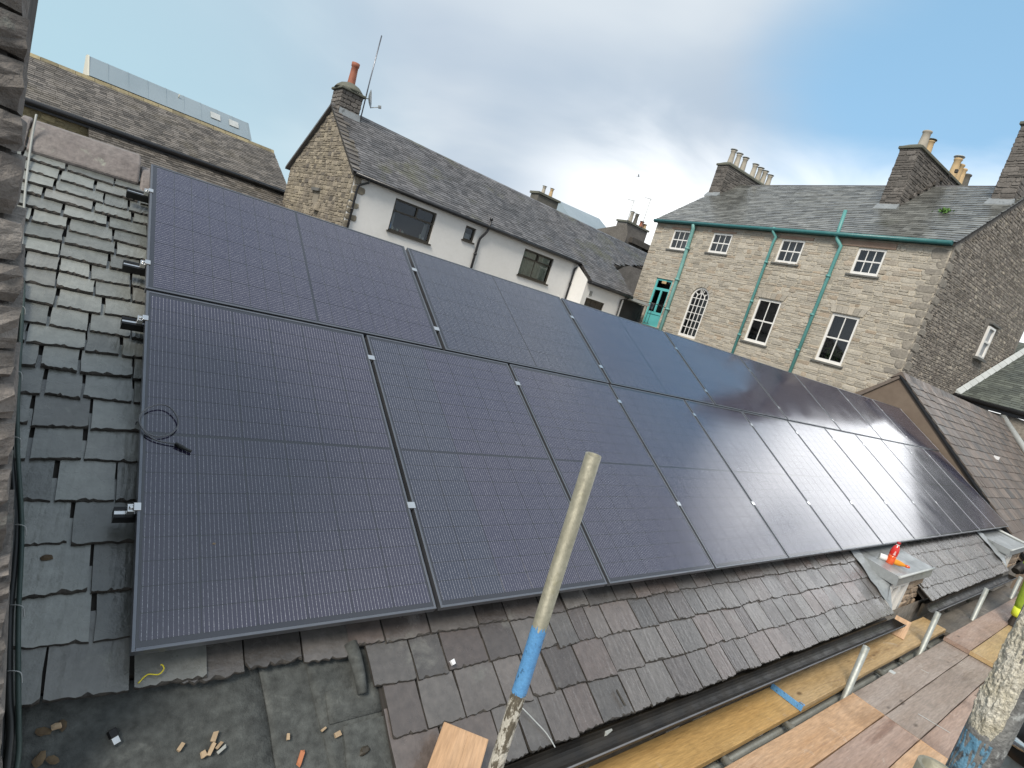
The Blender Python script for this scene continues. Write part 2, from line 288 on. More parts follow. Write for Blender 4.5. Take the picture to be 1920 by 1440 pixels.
# ------------------------------------------------------------------ mesh helpers
class MB:
    def __init__(s): s.v = []; s.f = []; s.t = []; s.n = []; s.uv = []; s.cur = (0.5, 0.5); s.smooth = []
    def tone(s, t=None, n=None):
        s.cur = (rnd.random() if t is None else t, rnd.random() if n is None else n); return s
    def face(s, idx, uv=None, sm=False):
        s.f.append(idx); s.t.append(s.cur[0]); s.n.append(s.cur[1]); s.uv.append(uv); s.smooth.append(sm)
    def add(s, pts, faces, sm=False):
        b = len(s.v); s.v += [tuple(p) for p in pts]
        for f in faces: s.face([b+i for i in f], sm=sm)
        return b
    def hexa(s, p):   # bottom ring 0-3 (ccw from above), top ring 4-7
        s.add(p, [(3, 2, 1, 0), (4, 5, 6, 7), (0, 1, 5, 4), (1, 2, 6, 5), (2, 3, 7, 6), (3, 0, 4, 7)]); return s
    def box(s, x0, x1, y0, y1, z0, z1):
        return s.hexa([(x0, y0, z0), (x1, y0, z0), (x1, y1, z0), (x0, y1, z0), (x0, y0, z1), (x1, y0, z1), (x1, y1, z1), (x0, y1, z1)])
    def quad(s, a, b, c, d): s.add([a, b, c, d], [(0, 1, 2, 3)]); return s
    def extrude(s, loop, vec):
        n = len(loop); v = Vector(vec); a = [Vector(p) for p in loop]; b = [p+v for p in a]
        s.add(a+b, [tuple(range(n-1, -1, -1)), tuple(range(n, 2*n))]+[(i, (i+1) % n, n+(i+1) % n, n+i) for i in range(n)]); return s
    def tube(s, pts, r, n=10, cap=True, r2=None):
        pts = [Vector(p) for p in pts]; m = len(pts); rings = []; base = len(s.v)
        t0 = (pts[1]-pts[0]).normalized(); up = Vector((0, 0, 1)) if abs(t0.z) < .9 else Vector((1, 0, 0)); a = t0.cross(up).normalized()
        for i, p in enumerate(pts):
            t = (pts[min(i+1, m-1)]-pts[max(i-1, 0)]).normalized(); a = (a-t*a.dot(t)).normalized(); b = t.cross(a)
            rr = r if r2 is None else r+(r2-r)*i/(m-1)
            if callable(r): rr = r(i/(m-1))
            for k in range(n):
                an = 2*math.pi*k/n; s.v.append(tuple(p+(a*math.cos(an)+b*math.sin(an))*rr))
        for i in range(m-1):
            for k in range(n):
                k2 = (k+1) % n; s.face([base+i*n+k, base+i*n+k2, base+(i+1)*n+k2, base+(i+1)*n+k], sm=True)
        if cap:
            s.face([base+k for k in range(n-1, -1, -1)]); s.face([base+(m-1)*n+k for k in range(n)])
        return s
    def pipe(s, p0, p1, ro, ri, n=24, closed_bottom=True):   # hollow tube open at p1
        p0, p1 = Vector(p0), Vector(p1); t = (p1-p0).normalized(); up = Vector((0, 0, 1)) if abs(t.z) < .9 else Vector((1, 0, 0)); a = t.cross(up).normalized(); b = t.cross(a); base = len(s.v)
        dep = min(.12, (p1-p0).length*.5)
        for p, r in ((p0, ro), (p1, ro), (p1, ri), (p1-t*dep, ri)):
            for k in range(n):
                an = 2*math.pi*k/n; s.v.append(tuple(p+(a*math.cos(an)+b*math.sin(an))*r))
        for i in range(3):
            for k in range(n):
                k2 = (k+1) % n; s.face([base+i*n+k, base+i*n+k2, base+(i+1)*n+k2, base+(i+1)*n+k], sm=(i != 1))
        s.face([base+k for k in range(n-1, -1, -1)]); s.face([base+3*n+k for k in range(n)])
        return s
    def lathe(s, prof, c=(0, 0, 0), n=16, sm=True):
        base = len(s.v)
        for r, z in prof:
            for k in range(n):
                an = 2*math.pi*k/n; s.v.append((c[0]+r*math.cos(an), c[1]+r*math.sin(an), c[2]+z))
        for i in range(len(prof)-1):
            for k in range(n):
                k2 = (k+1) % n; s.face([base+i*n+k, base+i*n+k2, base+(i+1)*n+k2, base+(i+1)*n+k], sm=sm)
        s.face([base+k for k in range(n-1, -1, -1)]); s.face([base+(len(prof)-1)*n+k for k in range(n)])
        return s
    def build(s, name, mat, parent=None, bevel=0, kind=None):
        me = bpy.data.meshes.new(name); me.from_pydata(s.v, [], s.f)
        me.attributes.new('tint', 'FLOAT', 'FACE').data.foreach_set('value', s.t)
        me.attributes.new('tone', 'FLOAT', 'FACE').data.foreach_set('value', s.n)
        if any(u is not None for u in s.uv):
            ul = me.uv_layers.new(name='UVMap'); i = 0; data = []
            for f, u in zip(s.f, s.uv):
                for k in range(len(f)): data += list(u[k]) if u else [0.5, 0.5]
            ul.data.foreach_set('uv', data)
        me.polygons.foreach_set('use_smooth', s.smooth)
        me.materials.append(MATS[mat]); me.update()
        o = bpy.data.objects.new(name, me); C.objects.link(o)
        if parent: o.parent = parent
        if bevel:
            bv = o.modifiers.new('bevel', 'BEVEL'); bv.width = bevel; bv.segments = 2; bv.limit_method = 'ANGLE'; bv.angle_limit = R(40)
        if kind: o['kind'] = kind
        return o
def empty(name, label, cat, loc=(0, 0, 0), rot=(0, 0, 0), group=None):
    o = bpy.data.objects.new(name, None); C.objects.link(o); o.location = loc; o.rotation_euler = rot; o.empty_display_size = .1
    return tag(o, label, cat, group)
def tag(o, label, cat, group=None):
    o['label'] = label; o['category'] = cat
    if group: o['group'] = group
    return o
def struct(o): o['kind'] = 'structure'; return o

def wall_holes(mb, x0, x1, z0, z1, holes, reveal=.14, y=0.0):
    """vertical wall sheet in the plane y facing -y, with rectangular openings and their reveals"""
    xs = sorted({x0, x1, *[h[0] for h in holes], *[h[1] for h in holes]}); zs = sorted({z0, z1, *[h[2] for h in holes], *[h[3] for h in holes]})
    for i in range(len(xs)-1):
        for k in range(len(zs)-1):
            cx, cz = (xs[i]+xs[i+1])/2, (zs[k]+zs[k+1])/2
            if any(h[0] < cx < h[1] and h[2] < cz < h[3] for h in holes): continue
            mb.quad((xs[i], y, zs[k]), (xs[i+1], y, zs[k]), (xs[i+1], y, zs[k+1]), (xs[i], y, zs[k+1]))
    for a, b, c, d in holes:
        e = y+reveal
        mb.quad((a, y, c), (a, y, d), (a, e, d), (a, e, c)); mb.quad((b, y, d), (b, y, c), (b, e, c), (b, e, d))
        mb.quad((a, y, d), (b, y, d), (b, e, d), (a, e, d)); mb.quad((a, y, c), (a, e, c), (b, e, c), (b, y, c))
def stone_mesh(mb, x, z, w, h, proud, y=0.0):
    """one rough stone: uneven outline, slightly domed face standing proud of the wall plane (faces -y)"""
    j = lambda a: rnd.uniform(-a, a)
    cx, cz = x+w/2, z+h/2; c = min(w, h)*.24
    o = [(x+c, z), (x+w*.5, z), (x+w-c, z), (x+w, z+c), (x+w, z+h-c), (x+w-c, z+h), (x+w*.5, z+h), (x+c, z+h), (x, z+h-c), (x, z+c)]
    o = [(a+j(h*.09), b+j(h*.09)) for a, b in o]
    sh = .80
    base = [(a, y+.012, b) for a, b in o]; mid = [(a, y-proud*.45, b) for a, b in o]; top = [(cx+(a-cx)*(1-(1-sh)*h/w), y-proud*rnd.uniform(.8, 1.15), cz+(b-cz)*sh) for a, b in o]
    n = len(o)
    f = [(i, (i+1) % n, n+(i+1) % n, n+i) for i in range(n)]+[(n+i, n+(i+1) % n, 2*n+(i+1) % n, 2*n+i) for i in range(n)]+[tuple(range(2*n, 3*n))]
    mb.add(base+mid+top, f)
def stone_layout(x0, x1, z0, z1, holes, hr, wr, inside=None, gap=.014, wave=.03):
    out = []; z = z0
    while z < z1-.03:
        h = rnd.uniform(*hr); h = min(h, z1-z); x = x0
        while x < x1-.03:
            wd = min(rnd.uniform(*wr), x1-x)
            if x1-(x+wd) < wr[0]*.5: wd = x1-x
            parts = [(x, z+rnd.uniform(-wave, wave)*.3, wd, h)]
            if h > hr[0]*1.45 and rnd.random() < .35:
                q = rnd.uniform(.35, .65)*h; parts = [(x, z, wd, q), (x, z+q, wd, h-q)]
            for (a, b, ww, hh) in parts:
                segs = [(a, a+ww)]
                for (p, q2, r2, s2) in holes:
                    if b+hh*.8 < r2 or b+hh*.2 > s2: continue
                    ns = []
                    for (m0, m1) in segs:
                        if m1 <= p or m0 >= q2: ns.append((m0, m1)); continue
                        if p-m0 > .05: ns.append((m0, p))
                        if m1-q2 > .05: ns.append((q2, m1))
                    segs = ns
                for m0, m1 in segs:
                    if inside and not (inside(m0+.02, b+hh*.8) and inside(m1-.02, b+hh*.8)): continue
                    if m1-m0 > .05 and hh > .03: out.append((m0+gap/2, b+gap/2, m1-m0-gap, hh-gap))
            x += wd
        z += h
    return out
def place_stones(lay, parent, mat, n_single, key=None, proud=(.012, .04), name='stone', y=0.0, xf=None):
    lay = sorted(lay, key=key) if key else lay
    many = MB()
    for i, (x, z, w_, h_) in enumerate(lay):
        mb = MB() if i < n_single else many
        mb.tone(); stone_mesh(mb, x, z, w_, h_, rnd.uniform(*proud), y)
        if i < n_single:
            if xf: mb.v = [xf(*p) for p in mb.v]
            mb.build(name, mat, parent)
    if many.v:
        if xf: many.v = [xf(*p) for p in many.v]
        many.build(name+'work', mat, parent, kind='stuff')
def slate_field(P, u0, u1, v0, v1, gauge, wr, th, parent, mat, n_single=0, key=None, inside=None, name='slate', rag=.012, tail=None):
    """courses of slates on a plane given by P(u,v,n) -> local point; v runs up the slope"""
    items = []; v = v0; row = 0
    while v < v1-.02:
        u = u0-rnd.uniform(0, wr[1])*(row % 2)
        while u < u1:
            wd = rnd.uniform(*wr); a, b = max(u, u0), min(u+wd, u1); u += wd
            if b-a < .04: continue
            if inside and not inside((a+b)/2, v+gauge*.3): continue
            items.append((a+.004, b-.004, v+rnd.uniform(-rag, rag), min(v+gauge*1.55, v1+.02)))
        v += gauge; row += 1
    if key: items.sort(key=key)
    many = MB()
    for i, (a, b, t0, t1) in enumerate(items):
        mb = MB() if i < n_single else many
        mb.tone(); far_slate(mb, P, a, b, t0, t1, th)
        if i < n_single: mb.build(name, mat, parent)
    if many.v: many.build('slating', mat, parent, kind='stuff')
def far_slate(mb, P, a, b, t0, t1, th):
    r1, r2 = rnd.uniform(-.3, .3)*th, rnd.uniform(-.3, .3)*th
    hb = th*1.6
    pts = [P(a, t0, hb+r1), P(b, t0, hb+r2), P(b, t1, 0), P(a, t1, 0), P(a, t0+rnd.uniform(-.006, .006), hb+th+r1), P(b, t0+rnd.uniform(-.006, .006), hb+th+r2), P(b, t1, th), P(a, t1, th)]
    mb.add(pts, [(4, 5, 6, 7), (0, 1, 5, 4), (1, 2, 6, 5), (3, 0, 4, 7)])

# ------------------------------------------------------------------ ground
g = MB(); g.box(-400, 600, -400, 600, -.3, 0); struct(g.build('ground', 'ground'))

# ------------------------------------------------------------------ near building: slate roof under the panels
A = 0.5543675678; O = Vector((0, 0, 6.2))
ca, sa = math.cos(A), math.sin(A)
def BW(u, v, n=0): return (u, v*ca-n*sa, 6.2+v*sa+n*ca)
near = empty('slate_roofed_building', 'low stone building with a slate roof carrying the solar panels', 'building', (0, 0, 0))
FW = -.36   # front wall face
walls = MB()
wall_holes(walls, -.6, 14.05, 0, 5.66, [(1.55, 2.25, 4.3, 5.35), (2.75, 3.45, 4.3, 5.35), (4.3, 5.0, 4.3, 5.35)], .12, FW)
walls.quad((14.05, FW, 0), (14.05, 5.2, 0), (14.05, 5.2, 6.2), (14.05, FW, 5.66)); walls.quad((14.05, 5.2, 0), (-.6, 5.2, 0), (-.6, 5.2, 6.2), (14.05, 5.2, 6.2))
walls.quad((-.6, 5.2, 0), (-.6, FW, 0), (-.6, FW, 5.66), (-.6, 5.2, 6.2))
walls.build('wall', 'rubble_dark', near)
for x0 in (1.55, 2.75, 4.3):
    fr = MB()
    for a, b, c, d in ((x0, x0+.07, 4.3, 5.35), (x0+.63, x0+.70, 4.3, 5.35), (x0+.07, x0+.63, 5.28, 5.35), (x0+.07, x0+.63, 4.3, 4.37), (x0+.32, x0+.38, 4.37, 5.28)): fr.box(a, b, FW+.05, FW+.11, c, d)
    wo = fr.build('window', 'white_paint', near)
    p = MB(); p.quad((x0+.07, FW+.09, 4.37), (x0+.63, FW+.09, 4.37), (x0+.63, FW+.09, 5.28), (x0+.07, FW+.09, 5.28)); p.build('pane', 'interior', wo)
rf = MB(); ND = -.152
rf.hexa([(-.75, -.60, ND-.06), (14.04, -.60, ND-.06), (14.04, 2.98, ND-.06), (-.75, 2.98, ND-.06), (-.75, -.60, ND), (14.04, -.60, ND), (14.04, 2.98, ND), (-.75, 2.98, ND)])
# (the felt patch and the dormers sit in this slope; the deck is cut back there)
rf = MB()
def deck(a, b, c, d): rf.hexa([(a, c, ND-.06), (b, c, ND-.06), (b, d, ND-.06), (a, d, ND-.06), (a, c, ND), (b, c, ND), (b, d, ND), (a, d, ND)])
deck(-.75, 14.04, -.02, 2.98); deck(.875, 6.30, -.60, -.021); deck(7.55, 11.85, -.60, -.021)
roof = rf.build('roof', 'roof_deck', near); roof.location = O; roof.rotation_euler = (A, 0, 0)
bs = MB(); ry, rz = BW(0, 2.98, ND)[1:]
bs.hexa([(-.75, ry, rz-.06), (14.04, ry, rz-.06), (14.04, 5.4, rz-1.75), (-.75, 5.4, rz-1.75), (-.75, ry, rz), (14.04, ry, rz), (14.04, 5.4, rz-1.69), (-.75, 5.4, rz-1.69)])
bs.build('rear_slope', 'slate_far', near)
def near_slate(u0, u1, vt, vh, th=.010, lift=.014, jag=.006, brown=None, chip=None, mat='slate', into=None):
    """one hand-split slate in roof coordinates: wavering sides, ragged chipped tail, thin slab tilted over the course below"""
    mb = MB(); mb.tone(brown, None); n = 14; k = 3
    wv = lambda: rnd.uniform(-.0025, .0025)
    tl = [rnd.uniform(-jag, jag*.6) for _ in range(n+1)]
    if chip: tl[0] += chip; tl[1] += chip*.4
    ln = vh-vt; rot = rnd.uniform(-.012, .012)
    def hgt(v): return lift*(1-(v-vt)/ln)
    lift2 = rnd.uniform(-.002, .004)
    pts = []; rows = []
    # tail bottom edge, chamfer crest, body rows, head
    cr = [rnd.choice((.003, .003, .004, .005, .007, .013))*rnd.uniform(.7, 1.1) for _ in range(n+1)]
    for lev in range(3+k):
        r_ = []
        for i in range(n+1):
            f = i/n; u = u0+(u1-u0)*f; side = (wv() if 0 < lev else 0) if i in (0, n) else 0
            v = vt+tl[i]+rot*(f-.5)
            if lev == 0: z = ND+hgt(vt)+lift2
            elif lev == 1: v += cr[i]*.25; z = ND+hgt(vt)+lift2+th*.55
            elif lev == 2: v += cr[i]; z = ND+hgt(vt)+lift2+th
            else:
                q = (lev-2)/k; v = vt+(ln*q)+(tl[i]+rot*(f-.5))*(1-q); z = ND+hgt(v)+lift2*(1-q)+th+rnd.uniform(-.0006, .0006)
            pts.append((u+side, v, z)); r_.append(len(pts)-1)
        rows.append(r_)
    sides = []
    faces = []
    for a, b in zip(rows[:-1], rows[1:]):
        for i in range(n): faces.append((a[i], a[i+1], b[i+1], b[i]))
    nb = len(pts)
    for r_ in rows[2:]:
        for i in (0, n):
            x, y_, z_ = pts[r_[i]]; pts.append((x, y_, z_-th*1.05))
    m = len(rows)-2
    for q in range(m-1):
        L0, R0, L1, R1 = nb+2*q, nb+2*q+1, nb+2*q+2, nb+2*q+3
        faces.append((rows[2+q][0], rows[3+q][0], L1, L0)); faces.append((R0, R1, rows[3+q][n], rows[2+q][n]))
    faces.append((rows[0][0], rows[1][0], rows[2][0], nb)); faces.append((nb+1, rows[2][n], rows[1][n], rows[0][n]))
    mb.add(pts, faces)
    mb.smooth = [False]*len(mb.f)
    if into is not None:
        into.cur = mb.cur; into.add(pts, faces); return None
    o = mb.build('slate', mat, roof); o.data.materials.append(MATS['slate_edge_shade'])
    for p in o.data.polygons[:2*n]: p.material_index = 1  # tail faces take the colour with the shade painted in
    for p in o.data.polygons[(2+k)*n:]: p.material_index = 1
    return o
# slates beside the stone wall, courses diminishing to the ridge
tails = [-.075, .10, .267, .449, .623, .80, .954, 1.11, 1.251, 1.382, 1.50, 1.634, 1.754, 1.868, 1.978, 2.09, 2.197, 2.309, 2.415, 2.511, 2.621, 2.724, 2.82, 2.91]
for i, t in enumerate(tails[:-1]):
    gz = tails[i+1]-t; u = -.74+rnd.uniform(0, .16)-.1
    wlo, whi = (.14, .27) if i < 7 else (.115, .225)
    while u < .14:
        wd = rnd.uniform(wlo, whi)
        if u+wd > -.66: near_slate(max(u, -.74)+.004, u+wd-.007+rnd.uniform(-.004, .004), t+rnd.uniform(-.006, .006), min(t+gz*1.6, 2.97), jag=.0025 if i > 4 else .004, brown=rnd.random()*.55, th=.013 if i < 8 else .016, lift=.017 if i < 8 else .020)
        u += wd
# course that overhangs the felt, ends broken off unevenly
u = .14
for wd in (.23, .21, .20):
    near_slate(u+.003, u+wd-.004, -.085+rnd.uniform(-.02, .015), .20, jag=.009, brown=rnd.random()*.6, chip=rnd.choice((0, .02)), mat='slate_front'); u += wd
# slates between panels and gutter
def front(u0f, u1f, rows, joined=()):
    for t, t2 in rows:
        into = many_slates if t in joined else None
        u = u0f(t)
        while u < u1f(t)-.05:
            wd = rnd.uniform(.125, .27); b = min(u+wd, u1f(t))
            if u1f(t)-b < .08: b = u1f(t)
            tt = t-.010*max(0, (u-2.2))*(.6 if t > -.5 else .1)
            near_slate(u+.004, b-.006, tt+rnd.uniform(-.007, .007), tt+(t2-t)*1.6, jag=.0035, brown=rnd.uniform(.35, 1) if u < 6 else rnd.random()*.8, chip=(.012 if rnd.random() < .10 else None), mat='slate_front', th=.012, lift=.016, into=into); u = b
many_slates = MB()
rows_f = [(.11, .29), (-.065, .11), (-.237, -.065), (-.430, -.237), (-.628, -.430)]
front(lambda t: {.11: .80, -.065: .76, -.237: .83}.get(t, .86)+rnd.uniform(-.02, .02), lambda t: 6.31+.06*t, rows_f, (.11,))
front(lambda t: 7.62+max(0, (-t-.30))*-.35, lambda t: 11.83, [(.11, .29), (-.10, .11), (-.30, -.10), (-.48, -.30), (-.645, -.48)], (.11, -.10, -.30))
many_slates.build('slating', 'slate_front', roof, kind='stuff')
# ridge stones
u = -.62
k = 0
while u < 14.0:
    ln = (.055 if k == 0 else rnd.uniform(.42, .56)); mb = MB(); mb.tone(); b = min(u+ln, 14.03)
    prof = [(2.80, -.150), (2.80, -.095), (2.94, -.025), (3.03, -.020), (3.17, -.115), (3.17, -.19), (3.02, -.09)]
    dv_ = -.19*min(max(u+.55, 0), .62); dn_ = -.045 if u < -.1 else -.075
    prof = [(p+dv_+rnd.uniform(-.008, .008), q+dn_*(1 if i_ in (2, 3) else .4)+rnd.uniform(-.006, .006)) for i_, (p, q) in enumerate(prof)]
    mb.extrude([(u+.004, p, q) for p, q in prof], (b-u-.008, 0, 0)); mb.build('ridge_stone', 'ridge_stone', roof, bevel=.012); u = b; k += 1
mb = MB(); mb.box(-.86, -.70, .95, 2.95, -.20, -.115); mb.build('verge_coping', 'ridge_stone', roof, bevel=.01)
# felt patch at the lower corner of the roof
def sheet(pts, n0, th, name, mat='felt', parent=None, sub=6):
    mb = MB(); mb.extrude([(p[0], p[1], n0+(p[2] if len(p) > 2 else 0)) for p in pts], (0, 0, th)); return mb.build(name, mat, parent or roof)
fd = MB(); fd.hexa([(-.75, -1.15, -.30), (.85, -1.15, -.30), (.85, -.021, -.24), (-.75, -.021, -.24), (-.75, -1.15, -.225), (.85, -1.15, -.225), (.85, -.021, -.19), (-.75, -.021, -.19)]); fd.build('felt_deck', 'roof_deck', roof)
def fsheet(edge_l, edge_r, n0, name='felt_sheet'):
    """mineral felt sheet between two wandering edges (lists of (u,v)), slightly buckled"""
    mb = MB(); m = len(edge_l); q = 8; pts = []
    for (lu, lv), (ru, rv) in zip(edge_l, edge_r):
        for i in range(q+1):
            f = i/q; u, v = lu+(ru-lu)*f, lv+(rv-lv)*f
            z = n0+.030*min(0, v+.02)*1.0+.004*mnoise.noise((u*9, v*9, n0*50)); pts.append((u, v, z))
    nt_ = len(pts); pts += [(x, y, z-.006) for x, y, z in pts]
    fs = []
    for j in range(m-1):
        for i in range(q):
            a = j*(q+1)+i; fs.append((a+q+1, a+q+2, a+1, a))
        fs.append((j*(q+1), (j+1)*(q+1)+0, nt_+(j+1)*(q+1), nt_+j*(q+1))[::-1]); fs.append((j*(q+1)+q, (j+1)*(q+1)+q, nt_+(j+1)*(q+1)+q, nt_+j*(q+1)+q))
    for i in range(q): fs.append(((m-1)*(q+1)+i, (m-1)*(q+1)+i+1, nt_+(m-1)*(q+1)+i+1, nt_+(m-1)*(q+1)+i)[::-1])
    mb.add(pts, fs); mb.smooth = [True]*len(mb.f)
    return mb.build(name, 'felt', roof)
vs = [-.03, -.10, -.18, -.27, -.36, -.48, -.65, -.85, -1.1]
fsheet([(-.70, v) for v in vs], [(.475+.10*(-v)-.02+rnd.uniform(-.003, .003), v) for v in vs], -.176)
fsheet([(.425+.10*(-v)+rnd.uniform(-.004, .004), v) for v in vs], [(.62+.13*(-v)+rnd.uniform(-.004, .004), v) for v in vs], -.170)
fsheet([(.59+.13*(-v)+rnd.uniform(-.004, .004), v) for v in vs], [(.872+.05*(-v), v) for v in vs], -.163)
vs2 = [-.20, -.25, -.31]
fsheet([(.66, v) for v in vs2], [(.868+.05*(-v), v) for v in vs2], -.155, 'felt_patch'); vs2 = [-.33, -.40, -.50, -.62]
fsheet([(.70+rnd.uniform(-.008, .008), v) for v in vs2], [(.878+.03*(-v), v) for v in vs2], -.150, 'felt_patch')
fr_ = MB(); fr_.tube([(.775, -.045, -.135), (.785, -.10, -.128), (.795, -.17, -.135), (.80, -.235, -.15)], lambda t: .030*(1-.35*t), 10); fr_.build('felt_roll', 'felt', roof)
# gutters
def gutter(x0, x1, z0, z1, yc, r=.056, name='gutter'):
    mb = MB(); n = 10; pts = []
    for x, z in ((x0, z0), (x1, z1)):
        for rr in (r, r-.004):
            for i in range(n+1):
                an = math.pi+math.pi*i/n; pts.append((x, yc+rr*math.cos(an), z+rr*math.sin(an)))
    m = n+1
    f = []
    for i in range(n):
        f += [(i, i+1, 2*m+i+1, 2*m+i), (m+i+1, m+i, 3*m+i, 3*m+i+1), (i+1, i, m+i, m+i+1), (2*m+i, 2*m+i+1, 3*m+i+1, 3*m+i)]
    f += [(0, 2*m, 3*m, m), (n, m+n, 3*m+n, 2*m+n)]
    mb.add(pts, f); o = mb.build(name, 'black_plastic', near)
    lip = MB(); lip.tube([(x0, yc-r, z0+.003), (x1, yc-r, z1+.003)], .0045, 8); lip.build('gutter_lip', 'cable_grey', o)
    e = MB(); e.extrude([(x1, yc+r*math.cos(math.pi+math.pi*i/n), z1+r*math.sin(math.pi+math.pi*i/n)) for i in range(n+1)], (.004, 0, 0)); e.build('stop_end', 'black_plastic', o)
    x = x0+.4
    while x < x1:
        z = z0+(z1-z0)*(x-x0)/(x1-x0)
        b = MB(); 
        ring = [(yc+(r+.004)*math.cos(math.pi+math.pi*i/8), z+(r+.004)*math.sin(math.pi+math.pi*i/8)) for i in range(9)]
        for (a1, b1), (a2, b2) in zip(ring[:-1], ring[1:]): b.quad((x, a1, b1), (x+.025, a1, b1), (x+.025, a2, b2), (x, a2, b2))
        b.build('bracket', 'black_plastic', o); x += .92
    return o
G1 = gutter(.95, 6.33, 5.745, 5.695, -.520)
j1 = MB(); j1.tube([(4.62, -.503, 5.672), (5.0, -.503, 5.668), (5.5, -.50, 5.664), (6.1, -.50, 5.655)], lambda t: .04 if t < .2 or t > .9 else .047, 12); 
G2 = gutter(7.42, 12.0, 5.70, 5.665, -.530)
fb = MB(); fb.box(.86, 6.3, FW-.07, FW-.045, 5.50, 5.665); fb.box(7.55, 11.9, FW-.07, FW-.045, 5.50, 5.66); fb.build('fascia', 'brown_wood', near)
# dormers with lead tops
def dormer(x0, x1, yf, zt, yb, which):
    d = MB(); 
    # lead flat with rolled drip edges
    pts = []
    for y, zz in ((yf, zt-.012), (yf+.16, zt), (yb, zt+.035)):
        for x in (x0, x0+.12, (x0+x1)/2, x1-.12, x1): pts.append((x+rnd.uniform(-.006, .006), y+rnd.uniform(-.006, .006), zz+rnd.uniform(-.004, .004)))
    f = [(j*5+i, j*5+i+1, (j+1)*5+i+1, (j+1)*5+i) for j in range(2) for i in range(4)]
    d.add(pts, f); b = len(d.v); low = [(p[0], p[1]-.006, p[2]-.10) for p in pts[:5]]; d.add(pts[:5]+low, [(5+i, 5+i+1, i+1, i) for i in range(4)])
    d.add([pts[0], pts[5], pts[10], (x0-.004, yb, zt-.07), (x0-.004, yf+.16, zt-.10), (x0-.004, yf-.006, zt-.112)], [(0, 1, 4, 5), (1, 2, 3, 4)])
    d.add([pts[4], pts[9], pts[14], (x1+.004, yb, zt-.07), (x1+.004, yf+.16, zt-.10), (x1+.004, yf-.006, zt-.112)], [(5, 4, 1, 0), (4, 3, 2, 1)])
    lead = d.build('lead_roof', 'lead', near); so = lead.modifiers.new('thick', 'SOLIDIFY'); so.thickness = .006
    for yy in (yf+.02,):
        r_ = MB(); r_.tube([(x0-.005, yf-.005, zt-.012), (x0+.4, yf-.008, zt-.008), (x1-.3, yf-.006, zt-.010), (x1+.005, yf-.005, zt-.012)], .013, 8); r_.build('lead_roll', 'lead_pale', lead)
    if which == 2:
        r_ = MB(); r_.tube([(x1-.02, yf, zt+.005), (x1-.03, yb-.1, zt+.05), (x1-.03, yb+.05, zt+.07)], .022, 8); r_.build('lead_roll', 'lead_pale', lead)
    # left cheek, dressed with lead over the cut slates
    c = MB(); c.add([(x0+.02, yf+.04, zt-.10), (x0+.02, yb, zt-.06), (x0+.02, yb, zt-.22), (x0+.02, yf+.04, 5.52)], [(0, 1, 2, 3)]); ck = c.build('cheek', 'lead', near)
    fl = MB(); m = 9; pa, pb = Vector(BW(x0-.17, .03, -.118)), Vector(BW(x0-.22, -.60, -.118)); pts = []
    for i in range(m):
        q = pa.lerp(pb, i/(m-1)); pts.append(tuple(q+Vector((rnd.uniform(-.02, .02), rnd.uniform(-.01, .01), rnd.uniform(-.004, .012)))))
        top = Vector((x0+.015, max(q.y, yf+.05), max(zt-.11-.02*i/m, q.z+.02))); pts.append(tuple(top+Vector((0, 0, rnd.uniform(-.012, .012)))))
    fl.add(pts, [(2*i, 2*i+1, 2*i+3, 2*i+2) for i in range(m-1)]); f_ = fl.build('lead_flashing', 'lead', near); so = f_.modifiers.new('thick', 'SOLIDIFY'); so.thickness = .004
    # front wall with a window against the left jamb
    zt2 = zt-.115
    jw = .62
    wl = MB(); wl.box(x0+jw, x1-.02, yf+.05, yf+.30, 4.6, zt2); wl.box(x0+.02, x0+jw, yf+.05, yf+.30, 4.6, 5.30); wl.build('dormer_wall', 'brown_plaster' if which == 1 else 'lintel', near)
    wi = MB()
    for a, b_, c_, d_ in ((x0+.03, x0+.11, 5.30, zt2), (x0+jw-.09, x0+jw, 5.30, zt2), (x0+.11, x0+jw-.09, zt2-.06, zt2), (x0+.11, x0+jw-.09, 5.30, 5.38), (x0+.29, x0+.37, 5.38, zt2-.06)): wi.box(a, b_, yf+.03, yf+.12, c_, d_)
    wo = wi.build('dormer_window', 'white_paint', near)
    for a, b_ in ((x0+.11, x0+.29), (x0+.37, x0+jw-.09)):
        p = MB(); p.quad((a, yf+.09, 5.38), (b_, yf+.09, 5.38), (b_, yf+.09, zt2-.06), (a, yf+.09, zt2-.06)); p.build('pane', 'interior', wo)
    return lead
dormer(6.45, 7.66, -.35, 6.075, .17, 1)
dormer(12.02, 13.55, -.38, 6.045, .12, 2)
stl = MB(); lay = stone_layout(7.08, 7.62, 5.0, 5.94, [], (.07, .13), (.12, .28)); place_stones(lay, near, 'dormer_stone', 40, y=-.30, name='dormer_stone', proud=(.01, .03))
lay = stone_layout(12.66, 13.5, 5.0, 5.91, [], (.07, .13), (.12, .28)); place_stones(lay, near, 'dormer_stone', 40, y=-.33, name='dormer_stone', proud=(.01, .03))
gh = MB(); gh.tube([(12.35, -.50, 5.70), (12.5, -.52, 5.80), (12.75, -.52, 5.80), (12.9, -.50, 5.65)], .06, 10); gh.build('gutter_hopper', 'black_plastic', near)

